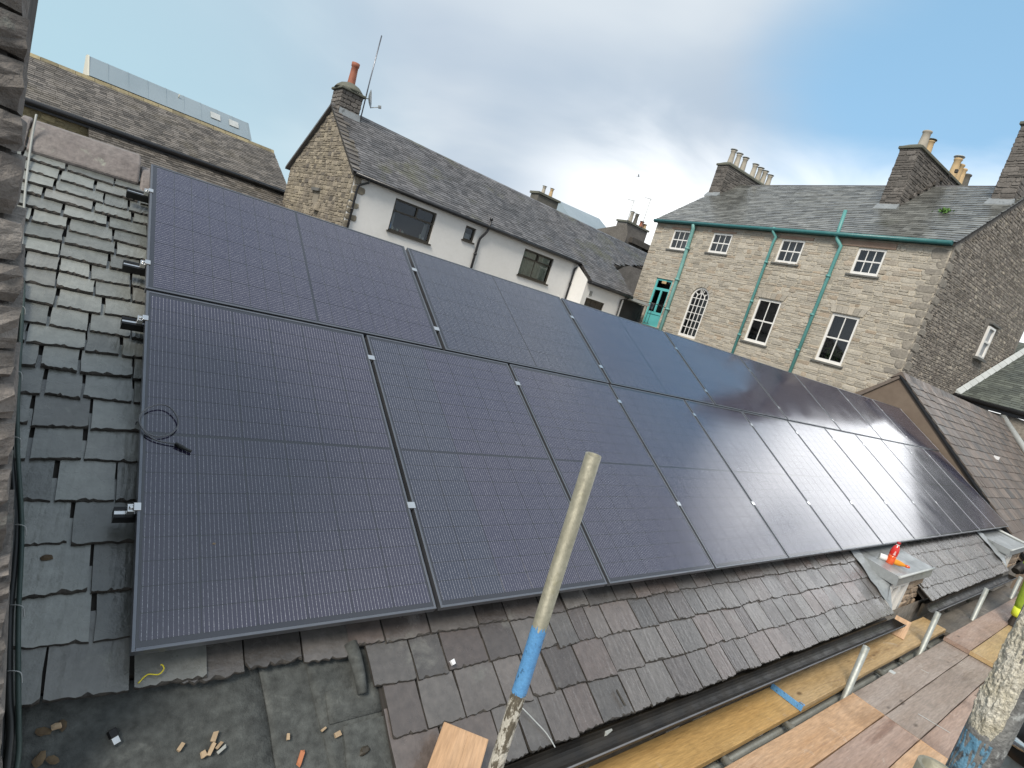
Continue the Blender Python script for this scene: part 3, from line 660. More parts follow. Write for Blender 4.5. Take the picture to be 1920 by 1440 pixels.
# ------------------------------------------------------------------ solar panels
W_, H_ = 1.134, 1.722
CW, CH = .1815, .0905
def cell_quad(mb, x, y, tone):
    mb.cur = (0, tone); w2, h2 = CW/2-.0012, CH/2-.0012; c = .006
    pts = [(x-w2+c, y-h2), (x+w2-c, y-h2), (x+w2, y-h2+c), (x+w2, y+h2-c), (x+w2-c, y+h2), (x-w2+c, y+h2), (x-w2, y+h2-c), (x-w2, y-h2+c)]
    b = len(mb.v); z0, z1 = -.0019, -.0014
    mb.v += [(a, d, z1) for a, d in pts]+[(a, d, z0) for a, d in pts]
    mb.face([b+i for i in range(8)], uv=[((a-x)/CW+.5, (d-y)/CH+.5) for a, d in pts])
    for i in range(8): mb.face([b+8+i, b+8+(i+1) % 8, b+(i+1) % 8, b+i])
cellme = {}
frame_me = {}
def cell_positions():
    for r in range(18):
        for c in range(6):
            yield (W_/2+(c-2.5)*(CW+.0015), H_/2+(r-8.5)*(CH+.0012)+(.006 if r > 8 else -.006))
single = None
allcells = None
panel_tilt = rnd
def solar_panel(u0, v0, land, near_cells, label, tone):
    global single, allcells
    root = empty('solar_panel', label, 'solar panel', BW(u0, v0), (A, 0, 0))
    # every mesh is made in portrait; a landscape panel turns its parts by 90 degrees
    if 'f' not in frame_me:
        for nm, (a, b, c, d) in dict(l=(0, .011, 0, H_), r=(W_-.011, W_, 0, H_), b=(.011, W_-.011, 0, .011), t=(.011, W_-.011, H_-.011, H_)).items():
            mb = MB(); mb.box(a, b, c, d, -.035, 0); o = mb.build('frame_rail', 'alu_frame', None); o.data.name = 'frame_rail'; frame_me[nm] = o.data; bpy.data.objects.remove(o)
        mb = MB(); mb.box(.0115, W_-.0115, .0115, H_-.0115, -.006, -.002); o = mb.build('glass', 'laminate'); frame_me['f'] = o.data; bpy.data.objects.remove(o)
        mb = MB(); cell_quad(mb, 0, 0, 0); o = mb.build('cell', 'cell'); frame_me['c0'] = o.data; bpy.data.objects.remove(o)
        mb = MB(); cell_quad(mb, 0, 0, 1.0); o = mb.build('cell', 'cell'); frame_me['c1'] = o.data; bpy.data.objects.remove(o)
        mb = MB()
        for x, y in cell_positions(): cell_quad(mb, x, y, 0)
        o = mb.build('cells', 'cell'); frame_me['all'] = o.data; bpy.data.objects.remove(o)
    rot = (0, 0, R(-90)) if land else (0, 0, 0); off = (0, W_, 0) if land else (0, 0, 0)
    def put(nm, me, loc=(0, 0, 0)):
        o = bpy.data.objects.new(nm, me); C.objects.link(o); o.parent = root; o.rotation_euler = rot
        o.location = (loc[1], W_-loc[0], loc[2]) if land else loc
        return o
    for k in 'lrbt':
        o = put('frame_rail', frame_me[k]); bv = o.modifiers.new('b', 'BEVEL'); bv.width = .0015; bv.segments = 2
    put('glass', frame_me['f'])
    if near_cells:
        for x, y in cell_positions(): put('cell', frame_me['c1' if tone(x, y) else 'c0'], (x, y, 0))
    else:
        o = put('cell_array', frame_me['all']); o['kind'] = 'stuff'
    return root
ordn = ['first', 'second', 'third', 'fourth', 'fifth', 'sixth', 'seventh', 'eighth', 'ninth', 'tenth', 'eleventh', 'twelfth']
for k in range(12):
    lab = ('black solar panel with a loop of cable lying on it, next to the stone wall' if k == 0 else
           'last upright solar panel of the lower row, against the brown slate gable' if k == 11 else
           f'{ordn[k]} upright solar panel of the lower row counted from the stone side wall')
    solar_panel(k*(W_+.023), 0, False, k < 3, lab, lambda x, y, k=k: (k == 1 and x < .4))
for k in range(8):
    lab = ('last landscape solar panel of the upper row, under the brown gable' if k == 7 else
           f'{ordn[k]} landscape solar panel of the upper row counted from the stone side wall')
    solar_panel(-.004+k*(H_+.029), H_+.016, True, k < 2, lab, lambda x, y, k=k: (k == 1))
# mounting rails with their clamps
for i, (v, land, nm) in enumerate(((.52, False, 'lowest mounting rail, its end sticking out beside the slates'), (1.525, False, 'second mounting rail up, just below the joint of the two panel rows'),
                          (1.935, True, 'third mounting rail up, just above the joint of the two panel rows'), (2.585, True, 'top mounting rail, nearest the stone ridge'))):
    ends = [-.066, -.086, -.098, -.108]
    root = empty('mounting_rail', 'black aluminium '+nm, 'mounting rail', BW(ends[i], v, -.075), (A, 0, 0), 'mounting rails under the panels')
    Ln = 13.95-ends[i]
    mb = MB(); mb.box(0, Ln, -.022, .022, 0, .012); mb.box(0, Ln, -.022, -.009, .012, .040); mb.box(0, Ln, .009, .022, .012, .040); mb.build('channel', 'rail_black', root)
    mb = MB(); mb.box(.002, Ln-.002, -.0088, .0088, .0125, .036); mb.build('slot', 'silver', root)
    for e in (.0, ):
        mb = MB(); mb.box(-ends[i]-.030, -ends[i]-.006, -.016, .016, .040, .070); mb.box(-ends[i]-.012, -ends[i]+.012, -.016, .016, .0755, .0795); c = mb.build('end_clamp', 'silver', root, bevel=.002)
        bo = MB(); bo.lathe([(.007, 0), (.007, .007), (.004, .007)], (-ends[i]-.018, 0, .070), 8); bo.build('bolt', 'silver', c)
    n_, pitch, gp = (8, H_+.029, .029) if land else (12, W_+.023, .023)
    for k in range(1, n_):
        uc = k*pitch-gp/2-ends[i]-(.004 if land else 0)
        mb = MB(); mb.box(uc-.021, uc+.021, -.017, .017, .0757, .0790); mb.box(uc-.008, uc+.008, -.017, .017, .045, .0757); c = mb.build('mid_clamp', 'silver', root)
    for k in range(0, 15):
        x = .35+k*.97
        mb = MB(); mb.box(x, x+.03, -.018, .018, -.052, 0); mb.build('roof_hook', 'rail_black', root)

# ------------------------------------------------------------------ small things lying about on panels and roof
def polyline_smooth(pts, n=8):
    P = [Vector(p) for p in pts]; out = []
    for i in range(len(P)-1):
        p0, p1, p2, p3 = P[max(i-1, 0)], P[i], P[i+1], P[min(i+2, len(P)-1)]
        for k in range(n):
            t = k/n; out.append(.5*((2*p1)+(-p0+p2)*t+(2*p0-5*p1+4*p2-p3)*t*t+(-p0+3*p1-3*p2+p3)*t**3))
    out.append(P[-1]); return out
cab = empty('connector_cable', 'thin grey cable coiled once on the solar panel with a plug at its end', 'cable', BW(.06, .9))
cp = [(-.012, .93, -.04), (-.010, .905, .012), (.012, .862, .010), (.05, .838, .008), (.095, .850, .008), (.126, .888, .010), (.128, .935, .014), (.100, .985, .018), (.064, .998, .018), (.02, .975, .016), (-.006, .93, .018), (-.004, .885, .016), (.02, .845, .012), (.05, .822, .008), (.085, .812, .008), (.122, .806, .009)]
mb = MB(); mb.tube(polyline_smooth([BW(*p) for p in cp]), .0031, 8); o = mb.build('cord', 'cable_grey', cab); o.matrix_parent_inverse = Matrix.Translation(cab.location).inverted()
mb = MB(); q = [Vector(BW(.120, .8065, .009)), Vector(BW(.150, .788, .009)), Vector(BW(.178, .772, .009))]; mb.tube([q[0], q[0].lerp(q[1], .5), q[1], q[1].lerp(q[2], .2), q[2]], lambda t: .0085 if t < .6 else .006, 10); o = mb.build('plug', 'cable_black', cab); o.matrix_parent_inverse = Matrix.Translation(cab.location).inverted()
def lump(name, mat, u, v, n, s, label, cat, group=None, flat=.4, rz=0):
    mb = MB(); pts = []; m = 8
    for ring, (rr, zz) in enumerate(((.9, 0), (1, .35), (.55, 1.0))):
        for i in range(m):
            an = 2*math.pi*i/m+.2*ring; q = rr*s*rnd.uniform(.7, 1.15); pts.append((q*math.cos(an)*1.3, q*math.sin(an)*.8, zz*s*flat))
    f = [(r*m+i, r*m+(i+1) % m, (r+1)*m+(i+1) % m, (r+1)*m+i) for r in range(2) for i in range(m)]+[tuple(range(2*m, 3*m)), tuple(range(m-1, -1, -1))]
    mb.add(pts, f); o = mb.build(name, mat); o.location = BW(u, v, n); o.rotation_euler = (A, 0, 0)
    o.rotation_euler = (Matrix.Rotation(A, 3, 'X') @ Matrix.Rotation(rz, 3, 'Z')).to_euler()
    return tag(o, label, cat, group)
def chipbox(name, mat, u, v, n, a, b, c, rz, label, cat, group=None):
    mb = MB(); j = lambda: rnd.uniform(-.15, .15)
    mb.hexa([(-a/2+j()*a, -b/2+j()*b, 0), (a/2+j()*a, -b/2, 0), (a/2, b/2+j()*b, 0), (-a/2, b/2, 0), (-a/2, -b/2, c), (a/2+j()*a, -b/2+j()*b, c), (a/2+j()*a, b/2, c), (-a/2+j()*a, b/2+j()*b, c)])
    o = mb.build(name, mat); o.location = BW(u, v, n); o.rotation_euler = (Matrix.Rotation(A, 3, 'X') @ Matrix.Rotation(rz, 3, 'Z')).to_euler(); return tag(o, label, cat, group)
FN = -.171
lump('stone_chip', 'wood_chip', .250, .360, -.0015, .006, 'tiny pale chip on the cable-bearing solar panel', 'chip')
for (u, v, a, b, rz) in ((.173, -.262, .024, .012, .9), (.272, -.256, .03, .015, 1.2), (.262, -.292, .034, .012, 1.0), (.286, -.285, .026, .010, .7), (.508, -.315, .02, .010, 1.4), (.684, -.350, .022, .018, .2), (.634, -.322, .02, .008, .4), (.24, -.30, .016, .02, .3)):
    chipbox('wood_chip', 'wood_chip', u, v, FN+(.006 if u > .47 else 0)+(.006 if u > .62 else 0)-.03*-min(0, v+.02), a, b, .010, rz, 'small pale wood offcut lying on the dark felt', 'wood chip', 'wood chips scattered on the felt')
chipbox('tile_shard', 'terracotta_chip', .545, -.388, FN-.006, .045, .015, .008, 1.1, 'orange terracotta shard on the felt', 'tile shard')
chipbox('slate_shard', 'cable_pale', .292, -.300, FN-.004, .028, .010, .006, .5, 'bluish sliver of slate among the wood chips', 'slate shard')
for (u, v, s) in ((-.185, -.132, .016), (-.14, -.126, .014), (-.187, -.205, .018), (-.155, -.215, .014)):
    lump('dead_leaf', 'leaf_brown', u, v, FN-.004, s, 'brown dead leaf lodged on the felt beside the stone wall', 'leaf', 'dead leaves by the wall', .25, rnd.uniform(0, 3))
lump('pale_leaf', 'wood_chip', -.155, -.128, FN+.004, .012, 'pale curled leaf on the brown leaves beside the wall', 'leaf')
lump('lichen_lump', 'leaf_brown', -.235, .402, -.126, .016, 'brown leaf stuck on a slate beside the wall cables', 'leaf')
br_ = empty('metal_clip', 'bent black and silver metal clip lying on the felt', 'clip', BW(-.012, -.190, FN-.003), (A, 0, .5))
mb = MB(); mb.box(-.012, .012, -.002, .022, 0, .016); mb.build('clip_body', 'rail_black', br_, bevel=.002)
mb = MB(); mb.box(-.011, .011, -.024, -.002, 0, .012); mb.build('clip_plate', 'silver', br_, bevel=.002)
mb = MB(); mb.tube(polyline_smooth([BW(.041, -.060, -.118), BW(.065, -.040, -.112), BW(.095, -.047, -.106), BW(.110, -.033, -.106), BW(.106, -.020, -.104), BW(.10, -.018, -.104)]), .0022, 6); tag(mb.build('cable_tie', 'yellow_tie'), 'bright yellow cable tie curled on the lowest slate', 'cable tie')
tag_o = chipbox('paper_scrap', 'paper_white', 1.213, -.206, -.112, .018, .022, .014, .2, 'small white square scrap on a slate below the panels', 'scrap')
mb = MB(); mb.tube(polyline_smooth([BW(1.515, -.455, -.116), BW(1.56, -.52, -.114), BW(1.60, -.58, -.114), BW(1.625, -.64, -.118)]), .0028, 6); tag(mb.build('wire_scrap', 'lead_pale'), 'short pale bent wire on the slates behind the painted pole', 'wire')
chipbox('wood_splinter', 'brown_wood', 2.145, -.545, -.116, .010, .075, .007, .15, 'dark splinter lying on a slate above the gutter', 'splinter')
chipbox('slate_fragment', 'cable_pale', 2.02, -.655, -.17, .05, .02, .012, .2, 'pale grey fragment lying in the gutter', 'fragment')
fg = lump('hammer_head', 'brown_wood', .775, -.428, FN+.012, .020, 'small dark scrap of bent metal on the felt edge', 'scrap', None, .5, .3)
# cables beside the wall
def wallcable(pts, r, mat, name, label):
    mb = MB(); mb.tube(polyline_smooth([BW(*p) for p in pts], 7), r, 7); return tag(mb.build(name, mat), label, 'cable')
wallcable([(-.548, 2.99, .0), (-.548, 2.95, -.02), (-.545, 2.80, -.10), (-.52, 2.4, -.11), (-.485, 2.0, -.11), (-.455, 1.72, -.108)], .0055, 'cable_pale', 'cable', 'thin pale cable hanging from the ridge beside the stone wall')
wallcable([(-.47, 1.78, -.11), (-.452, 1.6, -.108), (-.42, 1.2, -.106), (-.385, .85, -.105), (-.325, .5, -.105), (-.305, .2, -.104), (-.278, -.03, -.104), (-.262, -.12, -.12), (-.255, -.25, -.15), (-.25, -.5, -.165)], .0105, 'cable_black', 'cable', 'thickest black cable running down the slates beside the stone wall')
wallcable([(-.452, 1.74, -.10), (-.436, 1.6, -.100), (-.402, 1.2, -.095), (-.365, .85, -.095), (-.312, .5, -.094), (-.285, .2, -.093), (-.258, -.03, -.093), (-.245, -.12, -.115), (-.235, -.22, -.15), (-.246, -.5, -.158)], .007, 'cable_green', 'cable', 'dark green cable wound with string beside the thick black cable')
wallcable([(-.46, 1.7, -.098), (-.43, 1.3, -.093), (-.40, .95, -.094), (-.338, .55, -.094), (-.318, .2, -.097), (-.292, -.03, -.10), (-.278, -.12, -.13), (-.262, -.4, -.155)], .006, 'cable_black', 'cable', 'slim black cable nearest the foot of the stone wall')
for i, (u, v) in enumerate(((-.438, 1.55), (-.405, 1.18), (-.37, .86), (-.315, .5), (-.288, .22), (-.27, .02))):
    mb = MB(); mb.tube(polyline_smooth([BW(u-.022, v+.012, -.098), BW(u-.005, v+.004, -.082), BW(u+.012, v-.006, -.082), BW(u+.018, v-.028, -.10)]), .0016, 5)
    tag(mb.build('string_tie', 'lead_pale'), 'pale string knotted round the cables beside the wall', 'string', 'string ties on the wall cables')
# ------------------------------------------------------------------ stone wall at the side of the roof
sw = empty('stone_side_wall', 'tall rough wall of thin stone slabs abutting the slate roof', 'wall', (-.9, -.2, 0))
inv = Matrix.Translation((-.9, -.2, 0)).inverted()
def edge_x(z): 
    tab = [(3.0, -.02), (6.249, -.283), (6.924, -.349), (7.084, -.361), (7.394, -.388), (7.62, -.412), (7.866, -.434), (9.5, -.60)]
    for (a, b), (c, d) in zip(tab[:-1], tab[1:]):
        if z <= c: return b+(d-b)*(z-a)/(c-a)
    return tab[-1][1]
core = MB()
for z0 in [5.2+i*.5 for i in range(6)]:
    a, b = edge_x(z0)-.03, edge_x(z0+.5)-.03
    core.hexa([(-1.5, -.22, z0), (a, -.22, z0), (-.50, .9, z0), (-1.5, .9, z0), (-1.5, -.22, z0+.5), (b, -.22, z0+.5), (-.50, .9, z0+.5), (-1.5, .9, z0+.5)])
core.hexa([(-1.5, -.22, 0), (-.62, -.22, 0), (-.62, .9, 0), (-1.5, .9, 0), (-1.5, -.22, 5.2), (-.62, -.22, 5.2), (-.62, .9, 5.2), (-1.5, .9, 5.2)])
o = core.build('wall_core', 'mortar_dark', sw); o.matrix_parent_inverse = inv
z = 5.4
while z < 8.18:
    h = rnd.uniform(.055, .125); e = edge_x(z+h/2)+rnd.uniform(-.006, .004); x = e
    for k in range(3):
        wd = rnd.uniform(.22, .45); mb = MB(); mb.tone(); x0 = x-wd
        nx, pts, fs = 8, [], []
        # block with an uneven face
        prd = rnd.uniform(.0, .009)
        j = lambda a=.006: rnd.uniform(-a, a)
        rows_ = 5
        for r_ in range(rows_):
            zz = z+.004+(h-.010)*r_/(rows_-1); inset = .008 if r_ in (0, rows_-1) else 0
            for i in range(nx+1):
                f = i/nx; yy = -.25-prd+inset+j(.007); xx = x0+.004+(wd-.006)*f+(j(.004) if i in (0, nx) else 0)
                if i == nx: yy += .015; xx -= inset*.5
                pts.append((xx, yy, zz+(j(.004) if r_ in (0, rows_-1) else 0)))
        q = nx+1
        for r_ in range(rows_-1):
            for i in range(nx): fs.append((r_*q+i, r_*q+i+1, (r_+1)*q+i+1, (r_+1)*q+i))
        b = len(pts)
        # right-hand side return and top/bottom
        for r_ in range(rows_): pts.append((x-.02, .12, z+.004+(h-.010)*r_/(rows_-1)))
        for r_ in range(rows_-1): fs.append((r_*q+nx, b+r_, b+r_+1, (r_+1)*q+nx))
        tp = len(pts); pts += [(x0+.004, .12, z+h-.006), (x0+.004, .12, z+.004)]
        fs.append(tuple([(rows_-1)*q+i for i in range(q)]+[b+rows_-1, tp])); fs.append(tuple([i for i in range(q-1, -1, -1)]+[tp+1, b]))
        mb.add(pts, fs); mb.smooth = [False]*len(mb.f); o = mb.build('stone', 'wall_stone', sw); o.matrix_parent_inverse = inv
        x = x0
    z += h
#PART2
# ------------------------------------------------------------------ window builder shared by the houses
def sash(house, x0, x1, z0, z1, cols, rows, mat, y=.07, fw=.055, bar=.022, sill='sill', back='interior', meet=True, name='window', sillout=.09, silw=.07, pane_each=True):
    """frame set back in its opening; glazing bars, one pane object per light, sill and a dark room behind"""
    mb = MB(); a, b, c, d = x0, x1, z0, z1
    mb.box(a, a+fw, y, y+.06, c, d); mb.box(b-fw, b, y, y+.06, c, d); mb.box(a+fw, b-fw, y, y+.06, d-fw, d); mb.box(a+fw, b-fw, y, y+.06, c, c+fw*1.25)
    win = mb.build(name, mat, house)
    ix0, ix1, iz0, iz1 = a+fw, b-fw, c+fw*1.25, d-fw; mz = (iz0+iz1)/2
    bars = MB()
    for i in range(1, cols): x = ix0+(ix1-ix0)*i/cols; bars.box(x-bar/2, x+bar/2, y+.016, y+.05, iz0, iz1)
    for i in range(1, rows):
        zz = iz0+(iz1-iz0)*i/rows; t = bar*(1.5 if meet and i*2 == rows else 1); bars.box(ix0, ix1, y+(.006 if meet and i*2 == rows else .019), y+.047, zz-t/2, zz+t/2)
    if cols*rows > 1: bars.build('glazing_bars', mat, win)
    for i in range(cols):
        for k in range(rows):
            p = MB(); xa, xb = ix0+(ix1-ix0)*i/cols, ix0+(ix1-ix0)*(i+1)/cols; za, zb = iz0+(iz1-iz0)*k/rows, iz0+(iz1-iz0)*(k+1)/rows
            yy = y+.033+(.0 if k < rows/2 else -.004); sl = rnd.uniform(-.004, .004)
            p.quad((xa, yy, za), (xb, yy+sl, za), (xb, yy+sl, zb), (xa, yy, zb)); p.build('pane', 'window_glass', win)
    if back:
        p = MB(); p.quad((a, y+.45, c), (b, y+.45, c), (b, y+.45, d), (a, y+.45, d)); p.quad((a, y+.06, c), (a, y+.45, c), (a, y+.45, d), (a, y+.06, d)); p.quad((b, y+.45, c), (b, y+.06, c), (b, y+.06, d), (b, y+.45, d)); p.quad((a, y+.06, d), (a, y+.45, d), (b, y+.45, d), (b, y+.06, d)); p.quad((a, y+.45, c), (a, y+.06, c), (b, y+.06, c), (b, y+.45, c))
        p.build('room', back, win)
    if sill:
        p = MB(); p.hexa([(a-sillout, -.07, c-silw), (b+sillout, -.07, c-silw), (b+sillout, y, c-silw), (a-sillout, y, c-silw), (a-sillout, -.07, c-.012), (b+sillout, -.07, c-.012), (b+sillout, y, c), (a-sillout, y, c)]); p.build('sill', sill, win)
    return win
def pot(parent, x, y, z, h, r, mat, cap=True):
    mb = MB(); mb.lathe([(r*.92, 0), (r*1.05, .02), (r*1.0, h*.10), (r*.86, h*.55), (r*.80, h*.80), (r*.96, h*.84), (r*.98, h*.90), (r*.80, h*.92), (r*.62, h*.93)], (x, y, z), 14); o = mb.build('chimney_pot', mat, parent)
    if cap:
        mb = MB(); mb.lathe([(r*.5, h*.93), (r*.5, h*.97), (r*1.25, h*.975), (r*1.2, h*1.0), (r*.4, h*1.05)], (x, y, z), 14); mb.build('cowl', 'lead_pale' if cap is True else cap, o)
    return o

# ------------------------------------------------------------------ white rendered house
WH = empty('white_rendered_house', 'white rendered house with a stone gable, brown windows and grey slate roof', 'house', (0, 15.5, 0), (0, 0, R(2.5)))
wins_w = [(7.50, 9.10, 8.36, 9.40), (10.36, 10.82, 8.90, 9.40), (13.27, 14.91, 8.36, 9.40)]
mb = MB(); wall_holes(mb, 6.02, 16.25, 0, 9.78, wins_w, .16); mb.quad((16.25, 0, 0), (16.25, 5.9, 0), (16.25, 5.9, 9.7), (16.25, 0, 9.7)); mb.build('front_wall', 'white_render', WH)
LH = [(16.47, 17.70, 7.2, 8.34)]
mb = MB(); wall_holes(mb, 16.2, 18.85, 0, 9.02, LH, .14, -.90); mb.quad((16.2, 0, 0), (16.2, -.9, 0), (16.2, -.9, 9.05), (16.2, 0, 9.6)); mb.quad((18.85, -.9, 0), (18.85, 2.0, 0), (18.85, 2.0, 9.6), (18.85, -.9, 9.02)); mb.build('wing_wall', 'white_render', WH)
# gable
mb = MB(); mb.quad((5.99, 5.96, 0), (5.99, 0, 0), (5.99, 0, 9.76), (5.99, 5.96, 9.95)); mb.add([(5.99, 0, 9.76), (5.99, 5.96, 9.95), (5.99, 2.98, 11.80)], [(1, 0, 2)]); mb.quad((5.99, 0, 0), (6.02, -.001, 0), (6.02, -.001, 9.76), (5.99, 0, 9.76))
mb.quad((16.2, 5.96, 0), (5.99, 5.96, 0), (5.99, 5.96, 9.95), (16.2, 5.96, 9.8)); mb.build('gable_wall', 'gable_mortar', WH)
gin = lambda y, z: z < 9.74+(y if y < 2.98 else 5.96-y)*.69
lay = stone_layout(.0, 5.95, 6.5, 11.8, [(2.45, 2.95, 8.55, 8.95)], (.07, .17), (.12, .36), gin)
place_stones(lay, WH, 'gable_stone', 60, key=lambda s: -(s[2]*s[3]), proud=(.008, .03), name='gable_stone', xf=lambda x, y, z: (5.99+y, 5.95-x if False else x, z))
mb = MB(); mb.box(5.90, 5.985, 2.35, 3.05, 8.93, 9.03); mb.build('lintel_stone', 'sill', WH); mb = MB(); mb.box(5.995, 6.0, 2.45, 2.95, 8.55, 8.93); mb.build('blocked_opening', 'interior', WH)
lb = MB(); lb.hexa([(5.82, 2.15, 8.30), (5.97, 2.05, 8.30), (5.97, 2.5, 8.34), (5.82, 2.45, 8.34), (5.85, 2.2, 8.52), (5.97, 2.1, 8.56), (5.97, 2.4, 8.56), (5.85, 2.35, 8.52)]); lb.build('corbel_stone', 'gable_stone', WH)
z = 6.6; k = 0
while z < 9.5:
    h = rnd.uniform(.17, .30); wq = .42 if k % 2 else .20; mb = MB(); mb.tone(.2); stone_mesh(mb, 6.02, z, wq*rnd.uniform(.8, 1.1), h-.02, .025, -.004); mb.build('quoin', 'gable_stone', WH); z += h; k += 1
# roof: one long slope, carried lower over the wing
sl = (11.83-9.66)/3.13; e0 = 9.66
def PW(u, v, n): # u along, v = horizontal distance behind the eave (y+.15), n up
    c = 1/math.sqrt(1+sl*sl); return (u, v-.15-n*sl*c, e0+v*sl+n*c)
def polyroof(pts, mat, name, th=.09):
    mb = MB(); mb.extrude([PW(x, y+.15, -.02) for x, y in pts], (0, 0, -th)); return mb.build(name, mat, WH)
wroof = polyroof([(5.88, -.15), (16.32, -.15), (16.32, -1.06), (19.2, -1.06), (19.3, .6), (21.2, 1.35), (24.2, 1.6), (24.2, 2.98), (5.88, 2.98)], 'roof_deck', 'roof')
slate_field(PW, 5.86, 24.2, 0, 3.12, .115, (.16, .34), .012, wroof, 'slate_far', inside=lambda u, v: u < 19.3 or v > (u-19.3)*.3+.8)
slate_field(PW, 16.30, 19.22, -.93, 0.05, .115, (.16, .34), .012, wroof, 'slate_far')
mb = MB(); mb.extrude([(5.85, 2.97, 11.80), (5.85, 5.98, 9.75), (5.85, 6.15, 9.62), (5.85, 6.15, 9.54), (5.85, 2.97, 11.72)], (18.3, 0, 0)); mb.build('rear_roof', 'slate_far', WH)
x = 6.9
while x < 24: 
    ln = rnd.uniform(.5, .6); mb = MB(); mb.tone(); zz = 11.835-(.008*(x-7)); mb.extrude([(x, 2.80, zz-.13), (x, 2.97, zz+.03), (x, 3.14, zz-.13), (x, 2.97, zz-.06)], (ln-.015, 0, 0)); mb.build('ridge_tile', 'slate_far', wroof); x += ln
# verge slates on the gable edge, pale
for i in range(14):
    v = .1+i*.21; mb = MB(); mb.tone(); P_ = lambda u, v_, n: PW(u, v_, n); far_slate(mb, P_, 5.85, 6.05+rnd.uniform(0, .25), v, v+.2, .02); mb.build('verge_slate', 'slate_back', wroof)
# eaves gutters and downpipes
def halfgutter(parent, x0, x1, y, z, r, mat, z1=None):
    mb = MB(); z1 = z if z1 is None else z1
    mb.tube([(x0, y, z), ((x0+x1)/2, y, (z+z1)/2), (x1, y, z1)], r, 8); return mb.build('gutter', mat, parent)
mb = MB(); mb.box(6.0, 16.30, -.135, -.03, 9.56, 9.67); mb.build('fascia', 'black_paint', WH); halfgutter(WH, 5.95, 16.35, -.19, 9.62, .055, 'black_paint', 9.60)
mb = MB(); mb.box(16.22, 19.05, -1.04, -.93, 8.90, 9.02); mb.build('wing_fascia', 'black_paint', WH); halfgutter(WH, 16.25, 19.15, -1.09, 8.96, .055, 'black_paint')
def downpipe(parent, pts, r, mat, clips=()):
    mb = MB(); mb.tube(pts, r, 10); o = mb.build('downpipe', mat, parent)
    for (x, y, z) in clips:
        c = MB(); c.lathe([(r*1.35, -.04), (r*1.35, .04)], (x, y, z), 10); c.build('pipe_collar', mat, o)
    return o
downpipe(WH, [(6.42, -.19, 9.62), (6.42, -.17, 9.50), (6.18, -.07, 9.34), (6.16, -.06, 9.2), (6.16, -.06, 5)], .035, 'black_paint', [(6.16, -.06, 8.6)])
downpipe(WH, [(11.22, -.16, 9.95), (11.22, -.16, 9.55), (11.18, -.15, 9.42), (11.03, -.07, 9.12), (11.02, -.06, 9.0), (11.02, -.06, 5)], .045, 'black_paint', [(11.02, -.06, 8.55), (11.22, -.16, 9.9)])
downpipe(WH, [(16.28, -.19, 9.58), (16.25, -.12, 9.45), (16.16, -.06, 9.36), (16.15, -.06, 9.2), (16.15, -.06, 5)], .038, 'black_paint', [(16.15, -.06, 8.7)])
downpipe(WH, [(18.95, -1.09, 8.93), (18.9, -1.0, 8.82), (18.62, -.96, 8.74), (18.6, -.96, 5)], .036, 'black_paint')
# windows
def casement(x0, x1, z0, z1, spec, name):
    w_ = MB(); fw = .06; y = .05
    for a, b, c, d in [(x0, x0+fw, z0, z1), (x1-fw, x1, z0, z1), (x0+fw, x1-fw, z1-fw, z1), (x0+fw, x1-fw, z0, z0+fw)]+spec['bars']: w_.box(a, b, y, y+.07, c, d)
    win = w_.build('window', 'brown_wood', WH)
    for a, b, c, d in spec['panes']:
        p = MB(); p.quad((a, y+.045, c), (b, y+.045+rnd.uniform(-.004, .004), c), (b, y+.045, d), (a, y+.045, d)); p.build('pane', 'window_glass', win)
    p = MB(); D_ = .75
    p.quad((x0, y+D_, z0), (x1, y+D_, z0), (x1, y+D_, z1), (x0, y+D_, z1)); p.quad((x0, y+.07, z0), (x0, y+D_, z0), (x0, y+D_, z1), (x0, y+.07, z1)); p.quad((x1, y+D_, z0), (x1, y+.07, z0), (x1, y+.07, z1), (x1, y+D_, z1)); p.quad((x0, y+.07, z1), (x0, y+D_, z1), (x1, y+D_, z1), (x1, y+.07, z1)); p.quad((x0, y+D_, z0), (x0, y+.07, z0), (x1, y+.07, z0), (x1, y+D_, z0)); p.build('room', 'interior', win)
    p = MB(); p.box(x0-.05, x1+.05, -.06, y, z0-.05, z0); p.build('sill', 'brown_wood', win)
    return win
tz = 8.99
w1 = casement(*wins_w[0], dict(bars=[(7.56, 9.04, tz, tz+.05), (8.35, 8.40, tz+.05, 9.34)], panes=[(7.56, 9.04, 8.42, tz), (7.56, 8.35, tz+.05, 9.34), (8.40, 9.04, tz+.05, 9.34)]), 'w')
for (x, h, r, m) in ((7.63, .22, .035, 'blue_paint'), (7.72, .12, .04, 'curtain'), (7.9, .08, .05, 'curtain'), (8.02, .10, .035, 'red_pot'), (8.10, .07, .05, 'curtain'), (8.78, .16, .04, 'curtain'), (8.9, .10, .05, 'paper_white')):
    mb = MB(); mb.lathe([(r*.8, 0), (r, .01), (r, h*.6), (r*.4, h*.8), (r*.4, h)], (x, .18, 8.425), 10); mb.build('windowsill_jar', m, w1)
mb = MB(); mb.quad((7.56, .3, 8.42), (7.78, .3, 8.42), (7.76, .3, 8.95), (7.56, .3, 8.98)); mb.quad((8.86, .3, 8.42), (9.04, .3, 8.42), (9.04, .3, 8.98), (8.9, .3, 8.95)); mb.build('curtain', 'blind_grey', w1)
w2 = casement(*wins_w[1], dict(bars=[], panes=[(10.42, 10.76, 8.96, 9.34)]), 'w')
mb = MB(); mb.quad((10.42, .2, 8.96), (10.76, .2, 8.96), (10.76, .2, 9.15), (10.42, .2, 9.15)); mb.build('curtain', 'blind_grey', w2)
tz = 9.05
